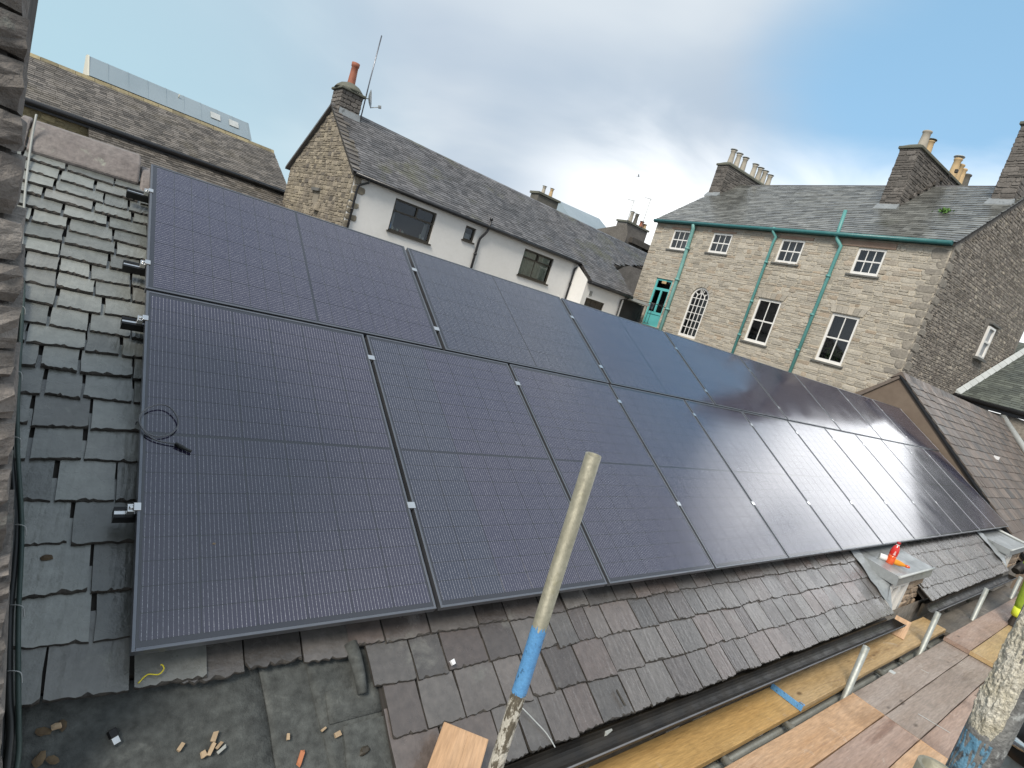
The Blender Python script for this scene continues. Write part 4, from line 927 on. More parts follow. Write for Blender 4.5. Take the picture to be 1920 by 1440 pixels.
w3 = casement(*wins_w[2], dict(bars=[(13.33, 14.85, tz, tz+.05), (14.07, 14.14, tz+.05, 9.34)], panes=[(13.33, 14.85, 8.42, tz), (13.33, 14.07, tz+.05, 9.34), (14.14, 14.85, tz+.05, 9.34)]), 'w')
mb = MB(); n = 28
for (a, b, y0) in ((13.33, 14.05, .15), (14.10, 14.85, .16)):
    pts = []
    for i in range(n+1):
        x = a+(b-a)*i/n; pts += [(x, y0+.025*math.sin(i*1.9), 8.42), (x, y0+.025*math.sin(i*1.9), 9.33)]
    mb.add(pts, [(2*i, 2*i+2, 2*i+3, 2*i+1) for i in range(n)])
mb.build('curtain', 'curtain', w3)
sash(WH, 16.47, 17.70, 7.2, 8.34, 3, 2, 'brown_wood', y=-.85, sill=None, back='interior')
mb = MB(); mb.box(15.93, 16.14, -.02, -.002, 8.28, 8.48)
mb = MB(); mb.box(16.52, 16.72, -.925, -.902, 8.44, 8.66)
vt = mb.build('wall_vent', 'vent_white', WH)
for i in range(4):
    mb = MB(); mb.box(16.54, 16.70, -.935, -.926, 8.47+i*.045, 8.495+i*.045); mb.build('louvre', 'sill', vt)
mb = MB(); mb.box(19.0, 20.6, -1.0, .5, 8.86, 8.98); mb.build('lead_flat', 'lead_pale', WH)
mb = MB(); mb.box(18.95, 21.0, -.45, 1.0, 0, 8.85); mb.build('link_block', 'interior', WH)
# chimney on the gable apex
cx0, cx1, cy0, cy1 = 5.98, 6.74, 2.58, 3.40
ch = MB(); ch.box(cx0+.02, cx1-.02, cy0+.02, cy1-.02, 11.2, 12.34); chm = ch.build('chimney', 'mortar_dark', WH)
for (face, a0, a1, xf) in (('f', cx0, cx1, lambda x, y, z: (x, cy0+.02+y, z)), ('l', cy0, cy1, lambda x, y, z: (cx0+.02+y, x, z))):
    z = 11.25; rr = 0
    while z < 12.30:
        h = .135; x = a0-(.12 if rr % 2 else 0)
        while x < a1-.02:
            wd = .25; xa, xb = max(x, a0)+.008, min(x+wd, a1)-.008; x += wd
            if xb-xa < .05: continue
            mb = MB(); mb.tone(); stone_mesh(mb, xa, z+.008, xb-xa, h-.016, .02); mb.v = [xf(*p) for p in mb.v]; mb.build('chimney_stone', 'chimney_stone', chm)
        z += h; rr += 1
mb = MB(); mb.box(cx0-.06, cx1+.06, cy0-.06, cy1+.06, 12.33, 12.41); mb.build('cap', 'cap_stone', chm, bevel=.02)
mb = MB(); mb.lathe([(.50, 0), (.45, .08), (.32, .20), (.15, .27)], (6.36, 2.99, 12.40), 14); mb.build('flaunching', 'cap_stone', chm)
mb = MB(); mb.lathe([(.135, 0), (.13, .05), (.115, .40), (.11, .58), (.13, .60), (.135, .72), (.10, .73)], (6.36, 2.99, 12.62), 14); mb.build('chimney_pot', 'red_pot', chm)
mb = MB(); mb.quad((6.0, 2.50, 11.45), (6.78, 2.50, 11.45), (6.76, 2.56, 11.75), (6.02, 2.56, 11.75)); mb.build('lead_apron', 'lead', chm)
mb = MB(); mb.tube([(6.80, 2.60, 11.62), (6.80, 2.60, 13.0), (6.82, 2.60, 14.42)], .022, 8); tag(mb.build('aerial_pole', 'alu_frame'), 'thin tall metal pole strapped to the chimney with the red pot', 'pole')
bpy.data.objects['aerial_pole'].matrix_world = Matrix.Translation((0, 15.5, 0)) @ Matrix.Rotation(R(2.5), 4, 'Z')
dish = empty('satellite_dish', 'grey satellite dish fixed beside the red-potted chimney', 'satellite dish', Vector((0, 15.5, 0))+Matrix.Rotation(R(2.5), 3, 'Z') @ Vector((6.90, 2.62, 12.40)), (R(78), 0, R(62)))
mb = MB(); pr = [(.30*t, .09*t*t) for t in (0.02, .25, .5, .75, 1.0)]; mb.lathe(pr, (0, 0, 0), 20); mb.v = [(x*.9, y, z) for x, y, z in mb.v]; mb.f = mb.f[:-1]; mb.t = mb.t[:-1]; mb.n = mb.n[:-1]; mb.uv = mb.uv[:-1]; mb.smooth = mb.smooth[:-1]; mb.build('reflector', 'lead', dish)
mb = MB(); mb.tube([(0, -.28, .07), (0, -.22, .36)], .012, 6); mb.build('feed_arm', 'galv', dish); mb = MB(); mb.box(-.035, .035, -.26, -.17, .34, .44); mb.build('receiver', 'lead', dish)
mb = MB(); mb.tube([(0, 0, 0), (0, 0, -.15), (.0, .1, -.2)], .016, 6); mb.build('bracket', 'galv', dish)

# ------------------------------------------------------------------ stone house
SH = empty('stone_terrace_house', 'tall rubble stone house with teal gutter and pipes and white sash windows', 'house', (20, 0, 0), (0, 0, R(-95)))
X = lambda s: -s
top = [(-16.13, -15.10, 11.76, 12.68), (-13.82, -12.80, 11.83, 12.70), (-10.48, -9.50, 11.78, 12.70), (-7.49, -6.55, 11.72, 12.64)]
low = [(-10.55, -9.53, 8.55, 10.31), (-7.52, -6.55, 8.54, 10.28)]
door = (-16.22, -15.18, 8.05, 10.34); arch = (-13.86, -12.86, 8.02, 10.28)
holes = top+low+[door, arch]
mb = MB(); wall_holes(mb, -17.35, -4.72, 0, 13.08, holes, .16); mb.build('front_wall', 'facade_mortar', SH)
mb = MB(); mb.quad((-17.35, 8.6, 0), (-17.35, 0, 0), (-17.35, 0, 13.1), (-17.35, 8.6, 13.1)); mb.add([(-17.35, 0, 13.1), (-17.35, 8.6, 13.1), (-17.35, 4.2, 16.15)], [(1, 0, 2)]); mb.quad((-4.72, 8.6, 0), (-17.35, 8.6, 0), (-17.35, 8.6, 13.1), (-4.72, 8.6, 13.1)); mb.build('far_gable', 'rubble_mortar', SH)
lint = [(-8.15, -6.30, 12.66, 12.86), (-10.62, -9.20, 12.72, 12.83), (-13.95, -12.65, 12.72, 12.80), (-16.3, -15.0, 12.70, 12.80)]
vous = [(-7.62, -6.42, 10.31, 10.55), (-10.65, -9.42, 10.34, 10.56)]
archz = 9.78; ra = .50; acx = -13.36
lay = stone_layout(-17.34, -4.73, 7.3, 13.05, holes+lint+vous, (.065, .19), (.13, .55), lambda x, z: not ((x-acx)**2+(z-archz)**2 < (ra+.02)**2), wave=.05)
hw = MB(); hw.box(-17.34, -4.73, -.03, .012, 6.6, 7.28)
place_stones(lay, SH, 'facade_stone', 290, key=lambda s: -(s[2]*s[3])*(1+.12*(s[0]+17)), proud=(.004, .022))
for (a, b, c, d) in lint:
    mb = MB(); mb.tone(.9, .5); mb.box(a, b, -.03, .05, c, d); mb.build('lintel', 'lintel', SH, bevel=.01)
for (a, b, c, d) in vous:
    n = 6
    for i in range(n):
        f0, f1 = i/n, (i+1)/n; mb = MB(); mb.tone(); m0 = (a+b)/2; sp = 1.08
        xa, xb = a+(b-a)*f0+.006, a+(b-a)*f1-.006
        q = lambda x: m0+(x-m0)*.94
        mb.extrude([(q(xa), -.035, c), (q(xb), -.035, c), (m0+(xb-m0)*sp, -.035, d+.02), (m0+(xa-m0)*sp, -.035, d+.02)], (0, .06, 0)); mb.build('voussoir', 'facade_stone', SH)
for (a, b, c, d) in top:
    wi = sash(SH, a, b, c, d, 3, 2, 'white_paint', y=.03, fw=.075, bar=.03, back='blind_grey')
for i, (a, b, c, d) in enumerate(low):
    wi = sash(SH, a, b, c, d, 2, 2, 'white_paint', y=.04, fw=.085, bar=.035)
    if i == 1:
        for (x, s) in ((-7.28, .20), (-7.12, .16), (-6.88, .22)):
            mb = MB()
            for k in range(60):
                p = Vector((x+rnd.gauss(0, s*.5), .26+rnd.uniform(-.06, .06), 8.72+abs(rnd.gauss(0, s*1.1)))); q = Vector((rnd.uniform(-1, 1), rnd.uniform(-1, 1), rnd.uniform(-.3, 1))).normalized()*.055; e = q.orthogonal().normalized()*.022
                mb.add([p-q*.5, p+e, p+q, p-e], [(0, 1, 2, 3)])
            mb.build('house_plant', 'plant_green', wi)
# arched stair window
mb = MB()
def arcpt(r, t): return (acx+r*math.cos(t), archz+r*math.sin(t))
N_ = 20
for (ro, ri, y0, y1) in ((ra, ra-.075, .03, .10),):
    for i in range(N_):
        t0, t1 = math.pi*i/N_, math.pi*(i+1)/N_; o0, o1, i0, i1 = arcpt(ro, t0), arcpt(ro, t1), arcpt(ri, t0), arcpt(ri, t1)
        mb.hexa([(i0[0], y0, i0[1]), (i1[0], y0, i1[1]), (i1[0], y1, i1[1]), (i0[0], y1, i0[1]), (o0[0], y0, o0[1]), (o1[0], y0, o1[1]), (o1[0], y1, o1[1]), (o0[0], y1, o0[1])])
mb.box(acx-ra, acx-ra+.075, .03, .10, 8.02, archz); mb.box(acx+ra-.075, acx+ra, .03, .10, 8.02, archz); mb.box(acx-ra+.075, acx+ra-.075, .03, .10, 8.02, 8.13)
aw = mb.build('arched_window', 'white_paint', SH)
mb = MB(); bw = .028
for i in (1, 2, 3): x = acx-ra+.075+(2*ra-.15)*i/4; mb.box(x-bw/2, x+bw/2, .045, .085, 8.13, archz+(.22 if i != 2 else .42))
for i in range(1, 6): z = 8.13+(archz-8.13)*i/5; mb.box(acx-ra+.075, acx+ra-.075, .048, .083, z-bw/2, z+bw/2)
for i in range(N_):
    t0, t1 = math.pi*i/N_, math.pi*(i+1)/N_; o0, o1, i0, i1 = arcpt(.245, t0), arcpt(.245, t1), arcpt(.215, t0), arcpt(.215, t1)
    mb.hexa([(i0[0], .05, i0[1]), (i1[0], .05, i1[1]), (i1[0], .08, i1[1]), (i0[0], .08, i0[1]), (o0[0], .05, o0[1]), (o1[0], .05, o1[1]), (o1[0], .08, o1[1]), (o0[0], .08, o0[1])])
for t in (R(38), R(142), R(75), R(105)):
    p, q = arcpt(.235, t), arcpt(ra-.06, t); dx, dz = -math.sin(t)*bw/2, math.cos(t)*bw/2
    mb.hexa([(p[0]-dx, .05, p[1]-dz), (p[0]+dx, .05, p[1]+dz), (p[0]+dx, .08, p[1]+dz), (p[0]-dx, .08, p[1]-dz), (q[0]-dx, .05, q[1]-dz), (q[0]+dx, .05, q[1]+dz), (q[0]+dx, .08, q[1]+dz), (q[0]-dx, .08, q[1]-dz)])
mb.build('glazing_bars', 'white_paint', aw)
for i in range(4):
    for k in range(5):
        xa = acx-ra+.075+(2*ra-.15)*i/4; xb = xa+(2*ra-.15)/4; za = 8.13+(archz-8.13)*k/5; zb = 8.13+(archz-8.13)*(k+1)/5
        p = MB(); p.quad((xa, .065, za), (xb, .065+rnd.uniform(-.003, .003), za), (xb, .065, zb), (xa, .065, zb)); p.build('pane', 'window_glass', aw)
p = MB(); p.add([(acx, .066, archz)]+[(arcpt(ra-.06, math.pi*i/16)[0], .066, arcpt(ra-.06, math.pi*i/16)[1]) for i in range(17)], [(0, i+1, i+2) for i in range(16)]); p.build('fan_pane', 'window_glass', aw)
p = MB(); p.quad((acx-ra, .6, 8.0), (acx+ra, .6, 8.0), (acx+ra, .6, 10.3), (acx-ra, .6, 10.3)); p.quad((acx-ra, .12, 8.0), (acx-ra, .6, 8.0), (acx-ra, .6, 10.3), (acx-ra, .12, 10.3)); p.quad((acx+ra, .6, 8.0), (acx+ra, .12, 8.0), (acx+ra, .12, 10.3), (acx+ra, .6, 10.3)); p.build('stair_room', 'blind_grey', aw)
for sgn in (-1, 1):
    mb = MB(); pts = [(acx+sgn*ra, -.012, archz), (acx+sgn*ra, -.012, 10.30), (acx, -.012, 10.30)]+[(acx+sgn*ra*math.cos(math.pi/2*(1-i/10)), -.012, archz+ra*math.sin(math.pi/2*(1-i/10))) for i in range(10)]
    mb.extrude(pts if sgn < 0 else pts[::-1], (0, .17, 0)); mb.build('spandrel', 'facade_mortar', SH)
for i in range(11):
    t0, t1 = math.pi*i/11+.02, math.pi*(i+1)/11-.02; mb = MB(); mb.tone(); o0, o1, i0, i1 = arcpt(ra+.20, t0), arcpt(ra+.20, t1), arcpt(ra+.01, t0), arcpt(ra+.01, t1)
    mb.hexa([(i0[0], -.03, i0[1]), (i1[0], -.03, i1[1]), (i1[0], .02, i1[1]), (i0[0], .02, i0[1]), (o0[0], -.03, o0[1]), (o1[0], -.03, o1[1]), (o1[0], .02, o1[1]), (o0[0], .02, o0[1])]); mb.build('voussoir', 'facade_stone', SH)
# teal door with glazed upper half
a, b, c, d = door; mb = MB()
for q in ((a, a+.09, c, d), (b-.09, b, c, d), (a+.09, b-.09, d-.10, d), (a+.09, b-.09, 9.78, 9.90), (a+.46, a+.56, 8.72, 9.78), (a+.09, b-.09, 8.62, 8.74)): mb.box(q[0], q[1], .05, .12, q[2], q[3])
dr = mb.build('door', 'teal_door', SH)
for q in ((a+.09, b-.09, 8.05, 8.62),):
    p = MB(); p.box(q[0], q[1], .075, .10, q[2], q[3]); p.build('door_panel', 'teal_door', dr)
for q in ((a+.09, a+.46, 8.74, 9.78), (a+.56, b-.09, 8.74, 9.78), (a+.09, b-.09, 9.90, d-.10)):
    p = MB(); p.quad((q[0], .09, q[2]), (q[1], .09, q[2]), (q[1], .09, q[3]), (q[0], .09, q[3])); p.build('door_pane', 'window_glass', dr)
p = MB(); p.quad((a, .6, c), (b, .6, c), (b, .6, d), (a, .6, d)); p.build('hall', 'interior', dr)
p = MB(); p.box(a+.38, a+.66, .03, .05, 10.12, 10.24); p.build('number_plate', 'buff_pot', dr)
# roof
slh = math.tan(R(37)); PSz = 13.10
def PS(u, v, n):
    c_, s_ = math.cos(R(37)), math.sin(R(37)); return (u, -.14+v*c_-n*s_, PSz-.10+v*s_+n*c_)
mb = MB(); mb.extrude([PS(-17.5, 0, -.02), PS(-4.66, 0, -.02), PS(-4.66, 5.42, -.02), PS(-17.5, 5.42, -.02)], (0, 0, -.08)); sroof = mb.build('roof', 'roof_deck', SH)
slate_field(PS, -17.52, -4.64, 0, 5.40, .185, (.22, .52), .014, sroof, 'slate_wet', n_single=280, key=lambda s: -s[0]+s[2]*.4, rag=.016)
mb = MB(); ap = PS(0, 5.42, 0); mb.extrude([(-17.5, ap[1], ap[2]), (-17.5, 8.9, 13.0), (-17.5, 8.9, 12.9), (-17.5, ap[1], ap[2]-.1)], (12.84, 0, 0)); mb.build('rear_roof', 'slate_far', SH)
x = -17.5
while x < -4.7:
    ln = min(rnd.uniform(.45, .6), -4.66-x); mb = MB(); mb.tone(); mb.extrude([(x, ap[1]-.16, ap[2]-.10), (x, ap[1], ap[2]+.04), (x, ap[1]+.16, ap[2]-.10), (x, ap[1], ap[2]-.04)], (ln-.01, 0, 0)); mb.build('ridge_tile', 'slate_far', sroof); x += ln
# near gable (the side towards the scaffold)
gin2 = lambda y, z: z < 12.95+(y if y < 4.2 else 8.4-y)*.74
mb = MB(); mb.quad((-4.72, 0, 0), (-4.72, 8.6, 0), (-4.72, 8.6, 13.0), (-4.72, 0, 13.0)); mb.add([(-4.72, 0, 13.0), (-4.72, 8.6, 13.0), (-4.72, 4.2, 16.15)], [(0, 1, 2)]); mb.build('near_gable', 'rubble_mortar', SH)
gw = (4.92, 5.68, 10.36, 11.55)
lay = stone_layout(0.0, 8.4, 7.6, 16.1, [gw, (4.7, 5.95, 11.56, 11.75)], (.055, .14), (.07, .22), gin2, gap=.022)
place_stones(lay, SH, 'rubble_dark', 40, key=lambda s: -(s[2]*s[3]), proud=(.006, .026), name='gable_stone', xf=lambda x, y, z: (-4.72-y, x, z))
# quoins up the corner
z = 7.4; k = 0
while z < 12.9:
    h = rnd.uniform(.2, .34); mb = MB(); mb.tone(rnd.random(), .35); stone_mesh(mb, -4.73-(.5 if k % 2 else .26), z, (.5 if k % 2 else .26), h-.02, .02, -.004); mb.build('quoin', 'quoin_stone', SH)
    mb = MB(); mb.tone(rnd.random(), .35); stone_mesh(mb, .0, z, (.26 if k % 2 else .5), h-.02, .03); mb.v = [(-4.72-y, x, zz) for x, y, zz in mb.v]; mb.build('quoin', 'quoin_stone', SH); z += h; k += 1
# gable slit window
mb = MB(); G_ = lambda a, b, c, d, y0, y1, m=mb: m.hexa([(-4.72+y0, a, c), (-4.72+y0, b, c), (-4.72+y1, b, c), (-4.72+y1, a, c), (-4.72+y0, a, d), (-4.72+y0, b, d), (-4.72+y1, b, d), (-4.72+y1, a, d)])
a, b, c, d = 4.97, 5.62, 10.38, 11.52
for q in ((a, a+.09, c, d), (b-.09, b, c, d), (a+.09, b-.09, d-.07, d), (a+.09, b-.09, c, c+.08), (a+.09, b-.09, 10.93, 11.0)): G_(*q, .015, .09)
gwn = mb.build('slit_window', 'white_paint', SH)
for (c0, d0) in ((10.46, 10.93), (11.0, 11.45)):
    p = MB(); p.quad((-4.685, a+.09, c0), (-4.685, b-.09, c0), (-4.685, b-.09, d0), (-4.685, a+.09, d0)); p.build('pane', 'blind_grey', gwn)
p = MB(); G_(4.85, 5.75, 10.28, 10.37, .0, .16, p); p.build('sill', 'sill', gwn); p = MB(); G_(5.0, 5.95, 11.60, 11.66, .0, .12, p); p.build('hood_stone', 'sill', gwn)
# gutter and pipes, teal
mb = MB(); mb.box(-17.36, -4.74, -.13, -.005, 12.92, 13.06); mb.build('eaves_board', 'teal_dark', SH); halfgutter(SH, -17.42, -4.72, -.20, 12.99, .075, 'teal_dark', 12.98)
downpipe(SH, [(-14.93, -.2, 12.95), (-14.92, -.13, 12.75), (-14.87, -.10, 11.0), (-14.80, -.10, 5)], .085, 'teal_pale', [(-14.89, -.10, 11.85), (-14.86, -.10, 10.4), (-14.83, -.1, 9.0)])
downpipe(SH, [(-10.86, -.20, 13.06), (-10.86, -.20, 12.9), (-10.72, -.10, 12.72), (-10.76, -.08, 12.5), (-10.75, -.08, 5)], .055, 'teal', [(-10.75, -.08, 11.7), (-10.75, -.08, 10.1), (-10.75, -.08, 8.7), (-10.86, -.20, 13.02)])
downpipe(SH, [(-8.36, -.16, 13.85), (-8.33, -.16, 13.0), (-8.28, -.14, 12.82), (-8.08, -.09, 12.6), (-8.10, -.08, 12.3), (-8.19, -.08, 5)], .062, 'teal', [(-8.33, -.16, 12.95), (-8.12, -.08, 11.5), (-8.15, -.08, 10.05), (-8.17, -.08, 8.7)])
# balcony rail by the door
rl = MB(); rl.tube([(-17.9, -.8, 9.05), (-15.0, -.8, 9.05)], .02, 6); rl.tube([(-17.9, -.8, 8.1), (-15.0, -.8, 8.1)], .015, 6); rl.tube([(-15.0, -.8, 9.05), (-15.0, 0, 9.05)], .02, 6)
rail = rl.build('balcony_rail', 'iron_rail', SH)
for i in range(16):
    b = MB(); b.tube([(-17.85+i*.185, -.8, 8.1), (-17.85+i*.185, -.8, 9.05)], .011, 5); b.build('baluster', 'iron_rail', rail)
mb = MB(); mb.box(-18.0, -14.95, -.85, 0, 7.9, 8.03); mb.build('landing', 'sill', SH)
# chimneys of the stone house
def stack(x0, x1, y0, y1, z1, pots, facemat, name='chimney', front_stones=True, base=13.0):
    mb = MB(); mb.box(x0, x1, y0, y1, base, z1-.16); s = mb.build(name, facemat, SH)
    mb = MB(); mb.box(x0-.07, x1+.07, y0-.07, y1+.07, z1-.17, z1-.07); mb.build('cap', 'cap_stone', s, bevel=.015)
    mb = MB(); mb.hexa([(x0-.03, y0-.03, z1-.07), (x1+.03, y0-.03, z1-.07), (x1+.03, y1+.03, z1-.07), (x0-.03, y1+.03, z1-.07), (x0+.16, y0+.2, z1+.07), (x1-.16, y0+.2, z1+.07), (x1-.16, y1-.2, z1+.07), (x0+.16, y1-.2, z1+.07)]); mb.build('flaunching', 'cap_stone', s)
    for (y, h, r, m, c_) in pots: pot(s, (x0+x1)/2, y, z1+.03, h, r, m, c_)
    if front_stones:
        for a, b, xf in ((x0, x1, lambda x, y, z: (x, y0+y, z)), (y0, y1, lambda x, y, z: (x1-y, x, z)), (y0, y1, lambda x, y, z: (x0+y, x, z))):
            lay = stone_layout(a, b, 14.0, z1-.18, [], (.09, .2), (.16, .45)); place_stones(lay, s, facemat, 0, proud=(.01, .03), xf=xf, name='chimney_stone')
    mb = MB(); zf = PSz-.10+(y0+.14)*slh; mb.hexa([(x0-.08, y0-.16, zf-.10), (x1+.08, y0-.16, zf-.10), (x1+.08, y0-.005, zf+.02), (x0-.08, y0-.005, zf+.02), (x0-.08, y0-.16, zf-.06), (x1+.08, y0-.16, zf-.06), (x1+.05, y0-.006, zf+.16), (x0-.05, y0-.006, zf+.16)]); mb.build('lead_apron', 'lead', s)
    return s
stack(-17.60, -16.92, 2.95, 7.0, 17.02, [(3.35, .74, .15, 'grey_pot', True), (3.85, .74, .15, 'grey_pot', True), (4.4, .74, .15, 'grey_pot', True), (5.3, .74, .15, 'grey_pot', True), (5.8, .74, .15, 'grey_pot', True), (6.25, .74, .15, 'grey_pot', True), (6.75, .70, .15, 'grey_pot', True)], 'chimney_stone')
st2 = stack(-8.58, -7.90, 2.15, 7.6, 17.10, [(2.85, .78, .17, 'grey_pot', False), (3.35, .60, .15, 'buff_pot', 'cap_stone'), (5.9, .95, .16, 'buff_pot', True), (6.3, .85, .15, 'buff_pot', False), (6.65, .80, .15, 'buff_pot', False), (7.15, .75, .17, 'chimney_render', False)], 'chimney_stone')
for i in range(7):
    mb = MB(); y = 2.7+i*.42; zf = PSz-.06+(y+.14)*slh+.12; mb.box(-7.91, -7.82, y, y+.12, zf, zf+.12); mb.build('creasing_block', 'mortar_dark', st2)
stack(-5.40, -4.78, 2.8, 6.2, 18.0, [(3.4, .7, .15, 'buff_pot', True)], 'chimney_stone')
mb = MB()
for k in range(90):
    p = Vector(PS(-6.18+rnd.gauss(0, .09), 2.55+rnd.gauss(0, .07), .05+abs(rnd.gauss(0, .05)))); q = Vector((rnd.uniform(-1, 1), rnd.uniform(-1, 1), rnd.uniform(-.2, 1))).normalized()*.06; e = q.orthogonal().normalized()*.03
    mb.add([p-q*.5, p+e, p+q, p-e], [(0, 1, 2, 3)])
mb.build('roof_weed', 'plant_green', sroof)

# ------------------------------------------------------------------ building behind, on the left
BB = empty('long_back_building', 'long low stone building with a mossy slate roof and black gutter', 'building', (0, 21.5, 0), (0, 0, R(8)))
mb = MB(); mb.quad((-9, 0, 0), (5.9, 0, 0), (5.9, 0, 8.75), (-9, 0, 8.75)); mb.quad((5.9, 0, 0), (5.9, 5, 0), (5.9, 5, 8.75), (5.9, 0, 8.75)); mb.quad((5.9, 5, 0), (-9, 5, 0), (-9, 5, 8.75), (5.9, 5, 8.75)); mb.quad((-9, 5, 0), (-9, 0, 0), (-9, 0, 8.75), (-9, 5, 8.75)); mb.build('front_wall', 'yellow_stone', BB)
lay = stone_layout(-3.2, 5.8, 7.6, 8.62, [], (.08, .2), (.15, .5)); place_stones(lay, BB, 'yellow_stone', 0, proud=(.01, .03), name='wall_stone')
def PB(u, v, n):
    c_, s_ = math.cos(R(31)), math.sin(R(31)); return (u, -.2+v*c_-n*s_, 8.74+v*s_+n*c_)
mb = MB(); mb.extrude([PB(-9, 0, -.02), PB(6.05, 0, -.02), PB(6.05, 2.92, -.02), PB(-9, 2.92, -.02)], (0, 0, -.08)); broof = mb.build('roof', 'roof_deck', BB)
slate_field(PB, -4.5, 6.05, 0, 2.9, .125, (.14, .30), .013, broof, 'slate_back', rag=.012)
ap = PB(0, 2.92, 0); mb = MB(); mb.extrude([(-9, ap[1], ap[2]), (-9, 5.1, 8.8), (-9, 5.1, 8.7), (-9, ap[1], ap[2]-.1)], (15.05, 0, 0)); mb.build('rear_roof', 'slate_far', BB)
x = -4.6
while x < 6:
    ln = min(rnd.uniform(.4, .55), 6.05-x)
    mb = MB(); mb.tone(); mb.extrude([(x, ap[1]-.17, ap[2]-.08), (x, ap[1]-.05, ap[2]+.06), (x, ap[1]+.1, ap[2]+.05), (x, ap[1]+.18, ap[2]-.08)], (ln-.012, 0, 0)); mb.build('ridge_tile', 'yellow_stone', broof); x += ln
mb = MB(); mb.tube([(-9, -.27, 8.71), (0, -.27, 8.74), (6.05, -.27, 8.70)], .085, 8); mb.build('gutter', 'black_paint', BB); mb = MB(); mb.box(-9, 6.0, -.19, -.003, 8.58, 8.70); mb.build('fascia', 'black_paint', BB)
# lean-to slate roof below it
def PL_(u, v, n):
    c_, s_ = math.cos(R(33)), math.sin(R(33)); return (u, -2.6+v*c_-n*s_, 7.00+v*s_+n*c_)
mb = MB(); mb.extrude([PL_(-.35, 0, -.02), PL_(7.6, 0, -.02), PL_(7.6, 3.0, -.02), PL_(-.35, 3.0, -.02)], (0, 0, -.10)); lroof = mb.build('lean_to_roof', 'roof_deck', BB)
slate_field(PL_, -.36, 7.6, .6, 3.0, .13, (.12, .26), .016, lroof, 'slate_back', rag=.014)
mb = MB(); mb.quad((-.30, -2.5, 0), (7.6, -2.5, 0), (7.6, -2.5, 7.0), (-.30, -2.5, 7.0)); mb.add([(-.30, 0, 0), (-.30, -2.5, 0), (-.30, -2.5, 6.95), (-.30, 0, 8.5)], [(0, 1, 2, 3)]); mb.build('lean_to_wall', 'yellow_stone', BB)
# zinc-clad roof box standing on the ridge
ZB = empty('zinc_roof_box', 'long pale grey metal-clad roof box with two skylights above the mossy roof', 'roof extension', Vector((0, 21.5, 0))+Matrix.Rotation(R(8), 3, 'Z') @ Vector((0, 2.7, 10.0)), (0, 0, R(8)))
x0, x1 = -.20, 5.28
mb = MB(); mb.hexa([(x0, 0, .38), (x1, 0, .38), (x1, .9, .38), (x0, .9, .38), (x0+.02, .62, 1.05), (x1-.05, .62, 1.05), (x1-.05, .9, 1.05), (x0+.02, .9, 1.05)]); mb.build('cladding', 'zinc', ZB)
mb = MB(); mb.box(x0+.05, x1-.1, .12, .9, -.3, .38); mb.build('plinth', 'black_paint', ZB)
mb = MB(); mb.extrude([(x0-.02, -.03, .36), (x0-.02, .60, 1.08), (x0-.02, .95, 1.08), (x0-.02, .95, .1)], (.05, 0, 0)); mb.build('end_trim', 'zinc_pale', ZB)
for i in range(9):
    xs_ = x0+.6*i+.55
    mb = MB(); mb.hexa([(xs_, -.012, .375), (xs_+.03, -.012, .375), (xs_+.03, .01, .375), (xs_, .01, .375), (xs_, .605, 1.06), (xs_+.03, .605, 1.06), (xs_+.03, .63, 1.05), (xs_, .63, 1.05)]); mb.build('standing_seam', 'zinc', ZB)
for xa in (3.72, 4.42):
    n_ = Vector((0, -.67, .62)).normalized()
    pa = lambda x, t: (x, 0+.62*t+n_.y*.02, .38+.67*t+n_.z*.02)
    mb = MB(); mb.extrude([pa(xa, .38), pa(xa+.36, .38), pa(xa+.36, .72), pa(xa, .72)], (0, -.01, .012)); sk = mb.build('skylight', 'lead_pale', ZB)
mb = MB(); mb.tube([(2.6, .48, .88), (2.6, .44, 1.02)], .02, 6); mb.build('vent_pipe', 'zinc_pale', ZB)

# ------------------------------------------------------------------ far houses between white and stone house
def fstack(root, x0, x1, y0, y1, z0, z1, mat, pots):
    mb = MB(); mb.box(x0, x1, y0, y1, z0, z1-.12); s = mb.build('chimney', mat, root)
    mb = MB(); mb.box(x0-.09, x1+.09, y0-.09, y1+.09, z1-.13, z1); mb.build('cap', 'cap_stone', s)
    for (x, y, h, r, m) in pots: pot(s, x, y, z1-.01, h, r, m, True)
    return s
F1 = empty('far_chimney_house', 'distant house with a rendered chimney and two pots behind the white house ridge', 'house', (24, 28, 0))
mb = MB(); mb.box(-4, 3.2, 0, 6, 0, 12.2); mb.build('wall', 'rubble_dark', F1)
mb = MB(); mb.extrude([(-4.1, -.1, 12.2), (-4.1, 6.1, 12.2), (-4.1, 3, 13.35)], (7.4, 0, 0)); mb.build('roof', 'slate_green', F1)
fstack(F1, -1.95, -.18, -.05, .75, 12.0, 14.2, 'chimney_render', [(-1.35, .35, .55, .13, 'grey_pot'), (-.70, .35, .62, .13, 'buff_pot')])
fstack(F1, .3, 1.3, 2.6, 3.4, 12.5, 13.55, 'chimney_render', [(.55, 3.0, .62, .10, 'grey_pot'), (1.0, 3.0, .66, .11, 'grey_pot')])
F2 = empty('far_hipped_house', 'distant house with a bluish slate hip and dark stone gable behind the white house', 'house', (28.5, 28, 0))
mb = MB(); mb.box(-2.3, 2.4, .5, 6, 0, 13.4); mb.build('wall', 'rubble_dark', F2)
mb = MB(); mb.add([(-2.5, .3, 13.3), (2.5, .3, 13.3), (2.5, 6.3, 13.3), (-2.5, 6.3, 13.3), (-1.9, 3.3, 14.95), (2.4, 3.3, 15.05)], [(0, 1, 5, 4), (1, 2, 5), (2, 3, 4, 5), (3, 0, 4)]); mb.build('roof', 'zinc', F2)
